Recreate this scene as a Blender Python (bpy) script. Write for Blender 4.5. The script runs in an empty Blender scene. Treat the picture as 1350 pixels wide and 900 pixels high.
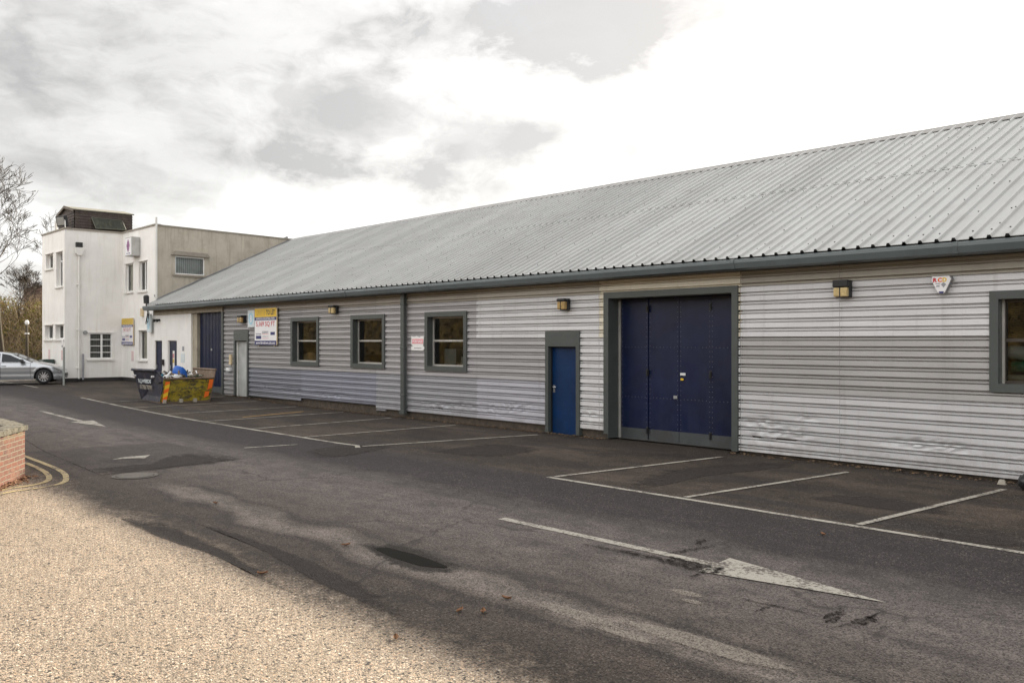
import bpy, math, random
from mathutils import Vector, Matrix, noise as mnoise
random.seed(7)
scn = bpy.context.scene
col = scn.collection
R = math.radians

# ------------------------------------------------------------------ camera
F, CX, CY, EYE = 1170.0, 675.0, 450.0, 2.1          # focal length and centre in photo pixels, eye height in metres
YAW = math.atan(1275 / 1170)
CA, SA = math.cos(YAW), math.sin(YAW)
cam_d = bpy.data.cameras.new('camera'); cam = bpy.data.objects.new('camera', cam_d); col.objects.link(cam)
cam_d.sensor_width = 36; cam_d.lens = F / 1350 * 36; cam_d.clip_end = 3000; cam_d.clip_start = .05
cam.location = (0, 0, EYE); cam.rotation_euler = (R(90), 0, YAW)
scn.camera = cam

def sstep(t): t = max(0, min(1, t)); return t * t * (3 - 2 * t)
def gz(x, y=0): return .30 * sstep((-22 - x) / 20)   # the yard climbs gently to the left
def ray(px, py):
    u = (px - CX) / F; v = (CY - py) / F
    return Vector((u * CA - SA, u * SA + CA, v))
def onY(px, py, Y=14.4):
    r = ray(px, py); t = Y / r.y; return (r.x * t, Y, EYE + r.z * t)
def G(px, py):
    r = ray(px, py); z = 0
    for _ in range(6):
        t = (z - EYE) / r.z; z = gz(r.x * t)
    return (r.x * t, r.y * t)

# ------------------------------------------------------------------ node helpers
class NT:
    def __init__(s, tree): s.t = tree; s.n = tree.nodes; s.l = tree.links
    def new(s, typ, **k):
        nd = s.n.new(typ)
        for a, b in k.items(): setattr(nd, a, b)
        return nd
    def put(s, inp, v):
        if hasattr(v, 'links') or isinstance(v, bpy.types.NodeSocket): s.l.new(v, inp)
        elif v is not None:
            try:
                if len(v) == 3 and len(inp.default_value) == 4: v = (*v, 1)
                elif len(v) == 4 and len(inp.default_value) == 3: v = v[:3]
            except TypeError: pass
            inp.default_value = v
    def m(s, op, a, b=None, c=None, clamp=False):
        nd = s.new('ShaderNodeMath', operation=op, use_clamp=clamp)
        s.put(nd.inputs[0], a); s.put(nd.inputs[1], b)
        if c is not None: s.put(nd.inputs[2], c)
        return nd.outputs[0]
    def vm(s, op, a, b=None):
        nd = s.new('ShaderNodeVectorMath', operation=op); s.put(nd.inputs[0], a)
        if b is not None: s.put(nd.inputs[1], b)
        return nd.outputs[0]
    def mix(s, f, a, b, mode='MIX'):
        nd = s.new('ShaderNodeMix', data_type='RGBA', blend_type=mode)
        s.put(nd.inputs[0], f); s.put(nd.inputs[6], a); s.put(nd.inputs[7], b); return nd.outputs[2]
    def noise(s, v, scale, detail=4, rough=.55, out=0, dist=0):
        nd = s.new('ShaderNodeTexNoise'); s.put(nd.inputs['Vector'], v); nd.inputs['Scale'].default_value = scale
        nd.inputs['Detail'].default_value = detail; nd.inputs['Roughness'].default_value = rough; nd.inputs['Distortion'].default_value = dist
        return nd.outputs[out]
    def vor(s, v, scale, feat='F1', out='Distance'):
        nd = s.new('ShaderNodeTexVoronoi', feature=feat); s.put(nd.inputs['Vector'], v); nd.inputs['Scale'].default_value = scale
        return nd.outputs[out]
    def mr(s, v, a, b, c=0, d=1, smooth=False):
        nd = s.new('ShaderNodeMapRange', clamp=True)
        if smooth: nd.interpolation_type = 'SMOOTHSTEP'
        s.put(nd.inputs[0], v)
        for i, q in enumerate((a, b, c, d)): s.put(nd.inputs[i + 1], q)
        return nd.outputs[0]
    def ramp(s, f, stops, interp='LINEAR'):
        nd = s.new('ShaderNodeValToRGB'); nd.color_ramp.interpolation = interp; s.put(nd.inputs[0], f)
        e = nd.color_ramp.elements
        while len(e) < len(stops): e.new(.5)
        for i, (p, c) in enumerate(stops): e[i].position = p; e[i].color = (*c, 1) if len(c) == 3 else c
        return nd.outputs[0]
    def scale(s, v, sc):
        nd = s.new('ShaderNodeMapping'); s.put(nd.inputs[0], v); nd.inputs['Scale'].default_value = sc; return nd.outputs[0]
    def sep(s, v):
        nd = s.new('ShaderNodeSeparateXYZ'); s.put(nd.inputs[0], v); return nd.outputs
    def comb(s, x, y, z):
        nd = s.new('ShaderNodeCombineXYZ'); s.put(nd.inputs[0], x); s.put(nd.inputs[1], y); s.put(nd.inputs[2], z); return nd.outputs[0]
    def bump(s, h, st=.3, d=.01):
        nd = s.new('ShaderNodeBump'); s.put(nd.inputs['Height'], h); nd.inputs['Strength'].default_value = st; nd.inputs['Distance'].default_value = d
        return nd.outputs[0]

def new_mat(name):
    m = bpy.data.materials.new(name); m.use_nodes = True
    t = NT(m.node_tree); b = m.node_tree.nodes['Principled BSDF']
    return m, t, b
def objco(t): return t.new('ShaderNodeTexCoord').outputs['Object']

def mk(name, c, rough=.6, metal=0., var=.18, vs=2.5, ds=1.1, streak=0., dirt=(.12, .1, .08), bump=0., bs=60, spec=.5, dirtf=0., tint=False, coat=0.):
    """weathered paint / metal / render"""
    m, t, b = new_mat(name); o = objco(t)
    base = (*c, 1)
    if tint:
        a = t.new('ShaderNodeAttribute', attribute_name='tint'); base = a.outputs['Color']
    n = t.noise(o, vs, 5, .6)
    k = t.mr(n, .3, .7, 1 - var, 1 + var)
    cc = t.new('ShaderNodeVectorMath', operation='SCALE'); t.put(cc.inputs[0], base); t.put(cc.inputs['Scale'], k)
    outc = cc.outputs[0]
    if streak:
        sv = t.noise(t.scale(o, (5, 5, .35)), 1.6, 5, .65)
        outc = t.mix(t.m('MULTIPLY', t.mr(sv, .5, .75), streak), outc, dirt)
    if dirtf:
        dn = t.noise(o, ds, 6, .7)
        outc = t.mix(t.m('MULTIPLY', t.mr(dn, .52, .72), dirtf), outc, dirt)
    t.put(b.inputs['Base Color'], outc)
    t.put(b.inputs['Roughness'], t.mr(t.noise(o, vs * 3, 4), .3, .7, max(.03, rough - .07), min(1, rough + .1)))
    b.inputs['Metallic'].default_value = metal; b.inputs['Specular IOR Level'].default_value = spec
    if coat: b.inputs['Coat Weight'].default_value = coat; b.inputs['Coat Roughness'].default_value = .06
    if bump: t.put(b.inputs['Normal'], t.bump(t.noise(o, bs, 4, .6), bump, .01))
    return m

# ------------------------------------------------------------------ materials
M = {}
M['trim'] = mk('trim', (.062, .071, .068), .42, var=.1, streak=.25, dirt=(.05, .05, .045))
M['gutter'] = mk('gutter', (.092, .112, .116), .35, var=.12, vs=1, streak=.25, dirt=(.06, .065, .06))
M['navy'] = mk('navy', (.0022, .0075, .036), .38, var=.3, vs=1.4, ds=2, streak=.5, dirt=(.010, .017, .045), dirtf=.5, spec=.4, bump=.12, bs=2)
M['rivet'] = mk('rivet', (.09, .09, .12), .4)
M['blue'] = mk('blue', (.002, .024, .085), .36, var=.25, vs=1.8, streak=.3, dirtf=.45, dirt=(.012, .03, .07), spec=.3)
M['kick'] = mk('kick', (.050, .056, .060), .5, dirtf=.7, dirt=(.045, .04, .035), streak=.3)
M['alu'] = mk('alu', (.42, .41, .38), .4, metal=.2)
M['brown_alu'] = mk('brown_alu', (.05, .04, .032), .4)
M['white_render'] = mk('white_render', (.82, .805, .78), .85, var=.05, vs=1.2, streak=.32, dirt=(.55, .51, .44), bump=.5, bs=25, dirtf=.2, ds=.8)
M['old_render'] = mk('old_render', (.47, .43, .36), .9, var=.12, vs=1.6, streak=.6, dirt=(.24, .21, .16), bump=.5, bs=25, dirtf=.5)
M['beige'] = mk('beige', (.36, .32, .25), .85, streak=.3, dirt=(.2, .17, .13), bump=.3)
M['black_plinth'] = mk('black_plinth', (.022, .02, .02), .7, dirtf=.5, dirt=(.07, .06, .05))
M['white_paint'] = mk('white_paint', (.74, .73, .70), .45, var=.05, dirtf=.2, dirt=(.5, .47, .42))
M['upvc'] = mk('upvc', (.80, .80, .79), .3, var=.04)
M['coping'] = mk('coping', (.30, .27, .23), .9, dirtf=.7, dirt=(.2, .18, .14), bump=.6, bs=18, vs=6)
M['roof_felt'] = mk('roof_felt', (.10, .10, .10), .9)
M['plinth'] = mk('plinth', (.07, .055, .042), .95, var=.4, vs=8, bump=.8, bs=20, dirtf=.5, dirt=(.03, .025, .02))
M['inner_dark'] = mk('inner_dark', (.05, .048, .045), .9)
M['room'] = mk('room', (.12, .115, .105), .9)
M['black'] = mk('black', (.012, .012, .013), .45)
M['rubber'] = mk('rubber', (.018, .018, .02), .75, bump=.3, bs=40)
M['dark_timber'] = mk('dark_timber', (.062, .048, .042), .85, var=.35, vs=5, streak=.5, dirt=(.13, .10, .08), bump=.5, bs=40)
M['felt_green'] = mk('felt_green', (.17, .16, .13), .9)
M['lead'] = mk('lead', (.20, .205, .215), .55, var=.2, dirtf=.4, dirt=(.12, .12, .12))
M['blind'] = mk('blind', (.62, .64, .64), .7)
M['blind_cream'] = mk('blind_cream', (.55, .51, .44), .8)
M['dk_curtain'] = mk('dk_curtain', (.20, .195, .185), .8)
M['steel'] = mk('steel', (.35, .36, .37), .4, metal=.6)
M['paper'] = mk('paper', (.78, .77, .75), .7, var=.05)
M['pink'] = mk('pink', (.75, .30, .33), .7, var=.1)
M['red'] = mk('red', (.55, .02, .03), .5, var=.05)
M['orange'] = mk('orange', (.85, .16, .02), .4, var=.15)
M['hiyellow'] = mk('hiyellow', (.82, .52, .03), .45, var=.15)
M['yellow_sign'] = mk('yellow_sign', (.78, .50, .02), .45, var=.04)
M['navy_sign'] = mk('navy_sign', (.02, .025, .13), .45, var=.05)
M['white_sign'] = mk('white_sign', (.80, .79, .80), .4, var=.03)
M['yellow_faded'] = mk('yellow_faded', (.62, .44, .08), .55, var=.08)
M['navy_faded'] = mk('navy_faded', (.10, .10, .25), .5, var=.05)
M['red_faded'] = mk('red_faded', (.62, .25, .27), .55)
M['grey_text'] = mk('grey_text', (.30, .30, .33), .5)
M['black_text'] = mk('black_text', (.02, .02, .025), .5)
M['pale_text'] = mk('pale_text', (.55, .38, .08), .5)
M['lt_blue'] = mk('lt_blue', (.36, .60, .72), .45, var=.05)
M['plaque'] = mk('plaque', (.62, .68, .70), .45, var=.05)
M['purple'] = mk('purple', (.30, .14, .28), .6, var=.1)
M['lamp_glass'] = mk('lamp_glass', (.36, .24, .09), .3, var=.3, vs=12)
M['lamp_glass_pale'] = mk('lamp_glass_pale', (.5, .38, .18), .3, var=.25, vs=14)
M['tub_blue'] = mk('tub_blue', (.01, .10, .42), .35, var=.1)
M['bag_white'] = mk('bag_white', (.70, .70, .70), .4, var=.1)
M['bag_black'] = mk('bag_black', (.02, .02, .022), .3, bump=.6, bs=14)
M['bag_cyan'] = mk('bag_cyan', (.08, .38, .52), .4)
M['green_wrap'] = mk('green_wrap', (.01, .22, .13), .35, var=.4, vs=9)
M['soil'] = mk('soil', (.07, .055, .035), .95, var=.5, vs=6, bump=.8, bs=12)
M['moss'] = mk('moss', (.07, .09, .03), .95, var=.5, vs=9)
M['rust'] = mk('rust', (.17, .12, .085), .85, var=.3, vs=5, dirtf=.6, dirt=(.28, .22, .16), bump=.4)
M['skip_navy'] = mk('skip_navy', (.016, .018, .036), .5, var=.4, vs=4, ds=4, dirtf=.6, dirt=(.12, .085, .06), streak=.3, bump=.4, bs=9)
M['concrete'] = mk('concrete', (.36, .33, .28), .9, var=.2, vs=5, dirtf=.5, dirt=(.2, .17, .12), bump=.6, bs=40)
M['beige_plastic'] = mk('beige_plastic', (.62, .50, .32), .5)
M['car_plastic'] = mk('car_plastic', (.02, .02, .022), .5)
M['chrome'] = mk('chrome', (.55, .56, .58), .22, metal=.8, var=.05)
M['rim'] = mk('rim', (.62, .62, .64), .25, metal=.5, var=.03)
M['leaf'] = mk('leaf', (.22, .11, .055), .8, var=.3, vs=12)

def skip_yellow():
    m, t, b = new_mat('skip_yellow'); o = objco(t)
    n = t.noise(t.scale(o, (1, 1, 1.6)), 5, 8, .75, dist=.8); n2 = t.noise(o, 14, 5, .7)
    c = t.mix(t.mr(n, .46, .58), (.30, .23, .012), (.055, .045, .02))
    c = t.mix(t.m('MULTIPLY', t.mr(n2, .52, .68), .7), c, (.13, .10, .02))
    t.put(b.inputs['Base Color'], c); b.inputs['Roughness'].default_value = .6
    t.put(b.inputs['Normal'], t.bump(n, .6, .05)); return m
M['skip_yellow'] = skip_yellow()

def clad_mat():
    m, t, b = new_mat('cladding'); o = objco(t)
    a = t.new('ShaderNodeAttribute', attribute_name='tint').outputs['Color']
    n = t.noise(t.scale(o, (.35, 1, 2.2)), 2.2, 6, .65)
    sc = t.new('ShaderNodeVectorMath', operation='SCALE'); t.put(sc.inputs[0], a); t.put(sc.inputs['Scale'], t.mr(n, .3, .7, .9, 1.08))
    c = sc.outputs[0]
    st = t.noise(t.scale(o, (6, 1, .25)), 1.5, 5, .7)
    c = t.mix(t.m('MULTIPLY', t.mr(st, .54, .78), .28), c, (.22, .2, .18))
    sp = t.noise(o, 26, 4, .8)
    c = t.mix(t.m('MULTIPLY', t.mr(sp, .66, .76), .3), c, (.16, .14, .12))
    # splashed dirt on the bottom of the sheets
    z = t.sep(o)[2]
    dn = t.m('MULTIPLY', t.mr(z, .55, .02), t.mr(t.noise(o, 3.5, 6, .7), .4, .65))
    c = t.mix(t.m('MULTIPLY', dn, .45), c, (.17, .14, .115))
    t.put(b.inputs['Base Color'], c)
    b.inputs['Metallic'].default_value = .12; b.inputs['Specular IOR Level'].default_value = .4
    t.put(b.inputs['Roughness'], t.mr(t.noise(o, 5, 4), .3, .7, .42, .6))
    t.put(b.inputs['Normal'], t.bump(t.noise(t.scale(o, (.6, 1, 1)), 5, 3, .5), .12, .02))
    return m
M['clad'] = clad_mat()

def roof_mat():
    m, t, b = new_mat('roof_sheet'); o = objco(t)
    x, y, z = t.sep(o)
    sheet = t.m('FLOOR', x)
    w = t.new('ShaderNodeTexWhiteNoise', noise_dimensions='1D'); t.put(w.inputs['W'], sheet)
    k = t.mr(w.outputs['Value'], 0, 1, .88, 1.06)
    n = t.noise(t.scale(o, (3, .25, .25)), 2, 6, .65)
    k = t.m('MULTIPLY', k, t.mr(n, .3, .7, .88, 1.07))
    a = t.new('ShaderNodeVectorMath', operation='SCALE'); t.put(a.inputs[0], (.43, .435, .43)); t.put(a.inputs['Scale'], k)
    c = t.mix(t.m('MULTIPLY', t.mr(t.noise(o, 1.2, 6, .7), .45, .72), .4), a.outputs[0], (.29, .28, .25))
    t.put(b.inputs['Base Color'], c); b.inputs['Metallic'].default_value = .15
    t.put(b.inputs['Roughness'], t.mr(n, .3, .7, .42, .58)); return m
M['roof'] = roof_mat()
M['screw'] = mk('screw', (.05, .05, .05), .6)

def glass_mat(name, tint, refl):
    m, t, b = new_mat(name); t.n.remove(b)
    g = t.new('ShaderNodeBsdfGlossy'); g.inputs['Roughness'].default_value = .015
    tr = t.new('ShaderNodeBsdfTransparent'); tr.inputs['Color'].default_value = (*tint, 1)
    fr = t.new('ShaderNodeFresnel'); fr.inputs['IOR'].default_value = refl
    o = objco(t); t.put(g.inputs['Normal'], t.bump(t.noise(o, 1.6, 2), .05, .02))
    mx = t.new('ShaderNodeMixShader'); t.put(mx.inputs[0], fr.outputs[0]); t.l.new(tr.outputs[0], mx.inputs[1]); t.l.new(g.outputs[0], mx.inputs[2])
    t.l.new(mx.outputs[0], t.n['Material Output'].inputs[0]); return m
M['glass'] = glass_mat('glass', (.62, .66, .63), 2.0)
M['glass_clear'] = glass_mat('glass_clear', (.9, .93, .92), 1.35)
M['car_glass'] = glass_mat('car_glass', (.25, .3, .3), 2.0)

def car_paint():
    m, t, b = new_mat('car_paint'); o = objco(t)
    b.inputs['Base Color'].default_value = (.44, .46, .49, 1); b.inputs['Metallic'].default_value = .6
    b.inputs['Roughness'].default_value = .3; b.inputs['Coat Weight'].default_value = .8; b.inputs['Coat Roughness'].default_value = .04
    fl = t.noise(o, 400, 2); t.put(b.inputs['Normal'], t.bump(fl, .04, .002)); return m
M['car_paint'] = car_paint()

def brick_mat():
    m, t, b = new_mat('brick'); uv = t.new('ShaderNodeTexCoord').outputs['UV']; o = objco(t)
    wn = t.noise(uv, 9, 3, out=1)
    sv = t.new('ShaderNodeVectorMath', operation='SCALE'); t.put(sv.inputs[0], t.vm('SUBTRACT', wn, (.5, .5, .5))); sv.inputs['Scale'].default_value = .016
    uvw = t.vm('ADD', uv, sv.outputs[0])
    br = t.new('ShaderNodeTexBrick'); t.put(br.inputs['Vector'], uvw)
    br.inputs['Scale'].default_value = 1; br.inputs['Brick Width'].default_value = .225; br.inputs['Row Height'].default_value = .075
    br.inputs['Mortar Size'].default_value = .011; br.inputs['Mortar Smooth'].default_value = .35; br.inputs['Bias'].default_value = -.1
    br.inputs['Color1'].default_value = (.135, .040, .020, 1); br.inputs['Color2'].default_value = (.075, .030, .020, 1)
    br.inputs['Mortar'].default_value = (.17, .14, .10, 1)
    spall = t.mr(t.noise(o, 3.2, 5, .6), .56, .62)
    c = t.mix(t.m('MULTIPLY', spall, .8), br.outputs['Color'], (.17, .075, .045))
    c = t.mix(t.m('MULTIPLY', t.mr(t.noise(o, 20, 6, .7), .45, .7), .4), c, (.13, .07, .045))
    z = t.sep(o)[2]
    c = t.mix(t.m('MULTIPLY', t.mr(z, .62, .72), t.mr(t.noise(o, 9, 4), .4, .6)), c, (.15, .13, .07))
    t.put(b.inputs['Base Color'], c); b.inputs['Roughness'].default_value = .9
    h = t.m('ADD', t.m('MULTIPLY', br.outputs['Fac'], -1), t.m('MULTIPLY', t.noise(o, 30, 4), .8))
    t.put(b.inputs['Normal'], t.bump(h, .8, .012)); return m
M['brick'] = brick_mat()
M['mossy_cap'] = mk('mossy_cap', (.10, .088, .064), .95, var=.45, vs=30, ds=11, dirtf=1, dirt=(.022, .022, .013), bump=1, bs=25)

def paint_line(name, c, wear):
    """worn road paint: asphalt shows through where the paint has gone"""
    m, t, b = new_mat(name); o = objco(t)
    n = t.noise(o, 26, 6, .75); n2 = t.noise(o, 2.2, 4, .6)
    f = t.mr(t.m('ADD', n, t.m('MULTIPLY', n2, .6)), wear, wear + .1)
    st = t.vor(o, 110, out='Color')
    k = t.mr(t.sep(st)[0], 0, 1, .88, 1.08)
    a = t.new('ShaderNodeVectorMath', operation='SCALE'); t.put(a.inputs[0], c); t.put(a.inputs['Scale'], k)
    t.put(b.inputs['Base Color'], t.mix(f, a.outputs[0], (.085, .07, .06)))
    b.inputs['Roughness'].default_value = .75
    t.put(b.inputs['Normal'], t.bump(t.vor(o, 110), .5, .004)); return m
M['line_white'] = paint_line('line_white', (.38, .35, .30), .80)
M['line_worn'] = paint_line('line_worn', (.38, .35, .30), .79)
M['line_yellow'] = paint_line('line_yellow', (.42, .33, .17), .80)
M['line_orange'] = paint_line('line_orange', (.42, .26, .09), .86)

def puddle_mat():
    m, t, b = new_mat('puddle'); b.inputs['Base Color'].default_value = (.010, .009, .007, 1); b.inputs['Roughness'].default_value = .5
    b.inputs['Specular IOR Level'].default_value = .02
    return m
M['puddle'] = puddle_mat()
def tar_mat():
    m, t, b = new_mat('tar'); o = objco(t)
    t.put(b.inputs['Base Color'], t.ramp(t.noise(o, 45, 4, .7), [(.3, (.004, .003, .003)), (.7, (.022, .017, .015))])); b.inputs['Roughness'].default_value = .95; b.inputs['Specular IOR Level'].default_value = .1
    n = t.noise(t.scale(o, (1, 1, 0)), 17, 7, .8); t.put(b.inputs['Alpha'], t.mr(n, .43, .60)); t.put(b.inputs['Normal'], t.bump(n, 1., .02)); return m
M['tar'] = tar_mat()

def ground_mat():
    m, t, b = new_mat('ground'); o = objco(t); x, y, z = t.sep(o)
    n1 = t.noise(o, .33, 4, .6); n2 = t.noise(t.scale(o, (.45, 1, 1)), 1.6, 5, .6); n3 = t.noise(o, 7, 5, .7)
    a1 = t.m('MULTIPLY', t.m('SUBTRACT', n1, .5), 1.1); a2 = t.m('MULTIPLY', t.m('SUBTRACT', n2, .5), .9)
    yw = t.m('ADD', y, t.m('ADD', a1, a2))
    f = t.mr(yw, 0, 16)
    def p(v): return v / 16
    tarm = t.ramp(f, [(p(3.0), (.085, .067, .050)), (p(3.9), (.050, .038, .030)), (p(4.7), (.072, .056, .047)), (p(5.6), (.097, .079, .069)),
                      (p(6.6), (.128, .107, .098)), (p(7.5), (.104, .088, .082)), (p(8.2), (.040, .033, .033)), (p(9.4), (.034, .028, .028)), (p(10.4), (.06, .05, .044))])
    # the older parking bays along the shed, brown and patchy
    bay = t.mr(t.m('ADD', y, t.m('MULTIPLY', t.m('SUBTRACT', n3, .5), .10)), 9.78, 9.84)
    bayc = t.ramp(t.noise(t.scale(o, (.5, 1, 1)), .7, 6, .62), [(.36, (.028, .021, .017)), (.5, (.050, .037, .028)), (.64, (.080, .060, .046))])
    bayd = t.mr(t.noise(t.scale(o, (.22, 1.2, 1)), 1.1, 5, .6), .56, .64)          # dark damp strips
    bayc = t.mix(t.m('MULTIPLY', bayd, .8), bayc, (.032, .027, .026))
    c = t.mix(bay, tarm, bayc)
    # debris blown against the wall foot, darkened further to paint contact shade
    deb_shade = t.mr(t.m('ADD', y, t.m('MULTIPLY', t.m('SUBTRACT', n3, .5), 1.2)), 13.6, 14.2)
    c = t.mix(t.m('MULTIPLY', deb_shade, .7), c, (.028, .021, .015))
    # reinstated service trench: a pale worn strip along the road with a dark edge
    tw = t.m('ADD', y, t.m('MULTIPLY', t.m('SUBTRACT', t.noise(o, .9, 3, .5), .5), .75))
    dist = t.m('ABSOLUTE', t.m('SUBTRACT', tw, 5.0))
    inx = t.m('MULTIPLY', t.mr(x, -13.4, -12.4), t.mr(x, 3, 1))
    core = t.m('MULTIPLY', t.mr(dist, .30, .10), inx)
    rim = t.m('MULTIPLY', t.m('MULTIPLY', t.mr(dist, .24, .30), t.mr(dist, .46, .34)), inx)
    c = t.mix(t.m('MULTIPLY', rim, .5), c, (.03, .025, .022))
    c = t.mix(t.m('MULTIPLY', t.m('MULTIPLY', core, t.mr(n2, .3, .5)), .85), c, (.19, .16, .14))
    # older square patch with a crisp edge
    px_ = t.m('MULTIPLY', t.mr(t.m('ADD', x, t.m('MULTIPLY', n3, .25)), -18.6, -18.4), t.mr(t.m('ADD', x, t.m('MULTIPLY', n3, .2)), -14.75, -14.85))
    py_ = t.m('MULTIPLY', t.mr(t.m('ADD', y, t.m('MULTIPLY', n3, .3)), 4.75, 4.85), t.mr(y, 7.25, 7.15))
    c = t.mix(t.m('MULTIPLY', t.m('MULTIPLY', px_, py_), .5), c, (.034, .028, .026))
    # camera-side chippings, sunlight painted into their paler tone up to the shadow edge
    lit_edge = t.m('ADD', y, t.m('ADD', t.m('MULTIPLY', t.m('SUBTRACT', n3, .5), .9), t.m('MULTIPLY', t.m('SUBTRACT', n2, .5), 1.0)))
    lit_chips = t.mr(lit_edge, 4.10, 3.60)
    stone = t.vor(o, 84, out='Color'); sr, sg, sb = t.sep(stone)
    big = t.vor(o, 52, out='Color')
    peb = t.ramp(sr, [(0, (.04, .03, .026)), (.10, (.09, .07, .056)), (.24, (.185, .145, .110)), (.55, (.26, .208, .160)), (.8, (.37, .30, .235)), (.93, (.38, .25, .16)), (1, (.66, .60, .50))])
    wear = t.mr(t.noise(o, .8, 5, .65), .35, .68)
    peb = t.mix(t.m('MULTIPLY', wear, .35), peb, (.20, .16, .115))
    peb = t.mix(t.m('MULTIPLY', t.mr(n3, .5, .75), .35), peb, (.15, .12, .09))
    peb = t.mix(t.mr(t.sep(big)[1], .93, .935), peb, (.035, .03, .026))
    c = t.mix(lit_chips, c, peb)
    # stone grain everywhere
    fine = t.vor(o, 85, out='Color')
    gr = t.sep(fine)[0]
    k = t.mr(gr, 0, 1, .35, 1.62)
    sc = t.new('ShaderNodeVectorMath', operation='SCALE'); t.put(sc.inputs[0], c); t.put(sc.inputs['Scale'], k)
    c2 = t.mix(t.m('SUBTRACT', 1, t.m('MULTIPLY', lit_chips, .6)), c, sc.outputs[0])
    pale = t.mr(t.sep(fine)[1], .93, .95)
    c2 = t.mix(t.m('MULTIPLY', pale, .6), c2, (.19, .165, .14))
    # mid-scale mottling, drag marks and cracks
    mot = t.noise(t.scale(o, (.6, 1, 1)), 3.2, 6, .72)
    sc2 = t.new('ShaderNodeVectorMath', operation='SCALE'); t.put(sc2.inputs[0], c2); t.put(sc2.inputs['Scale'], t.m('ADD', t.m('MULTIPLY', t.mr(mot, .3, .72, .5, 1.25), t.m('SUBTRACT', 1, t.m('MULTIPLY', lit_chips, .75))), t.m('MULTIPLY', lit_chips, .74)))
    c2 = sc2.outputs[0]
    wet = t.mr(t.noise(t.scale(o, (.18, 1, 1)), 1.5, 6, .68), .57, .66)
    c2 = t.mix(t.m('MULTIPLY', t.m('MULTIPLY', wet, t.m('SUBTRACT', 1, lit_chips)), .45), c2, (.024, .020, .019))
    cr = t.vor(t.vm('ADD', o, t.noise(o, 1.5, 4, out=1)), .33, 'DISTANCE_TO_EDGE')
    crk = t.m('MULTIPLY', t.m('MULTIPLY', t.mr(cr, .012, .004), t.mr(n1, .45, .55)), t.m('SUBTRACT', 1, lit_chips))
    c2 = t.mix(t.m('MULTIPLY', crk, .6), c2, (.025, .02, .018))
    t.put(b.inputs['Base Color'], c2)
    t.put(b.inputs['Roughness'], t.mr(mot, .3, .7, .78, .92)); b.inputs['Specular IOR Level'].default_value = .3
    h = t.m('ADD', t.m('MULTIPLY', t.vor(o, 85), -.8), t.m('MULTIPLY', n3, .5))
    h = t.m('ADD', h, t.m('MULTIPLY', t.m('MULTIPLY', t.vor(o, 88), lit_chips), -1.2))
    t.put(b.inputs['Normal'], t.bump(h, .55, .008))
    return m
M['ground'] = ground_mat()

def foliage_mat(name, stops, sc=1.5, trans=True):
    m, t, b = new_mat(name); o = objco(t)
    g = t.new('ShaderNodeNewGeometry').outputs['Random Per Island']
    f = t.m('ADD', t.m('MULTIPLY', g, .5), t.m('MULTIPLY', t.mr(t.noise(o, sc, 4), .3, .7), .5))
    t.put(b.inputs['Base Color'], t.ramp(f, stops)); b.inputs['Roughness'].default_value = .7
    cc = b.inputs['Base Color'].links[0].from_socket
    tl_ = t.new('ShaderNodeBsdfTranslucent'); t.put(tl_.inputs['Color'], cc); mx = t.new('ShaderNodeMixShader'); mx.inputs[0].default_value = .45
    t.l.new(b.outputs[0], mx.inputs[1]); t.l.new(tl_.outputs[0], mx.inputs[2]); t.l.new(mx.outputs[0], t.n['Material Output'].inputs[0])
    return m
M['scrub'] = foliage_mat('scrub', [(.1, (.05, .035, .015)), (.3, (.13, .085, .03)), (.5, (.20, .15, .045)), (.68, (.13, .14, .025)), (.85, (.24, .23, .04)), (1, (.40, .32, .15))], .8)
M['twigs'] = mk('twigs', (.055, .040, .027), .9, var=.4, vs=3)
M['bark'] = mk('bark', (.055, .042, .028), .95, var=.35, vs=4, dirtf=.3, dirt=(.06, .06, .03), bump=.5)
M['bank'] = mk('bank', (.06, .045, .028), .95, var=.4, vs=1)

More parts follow.
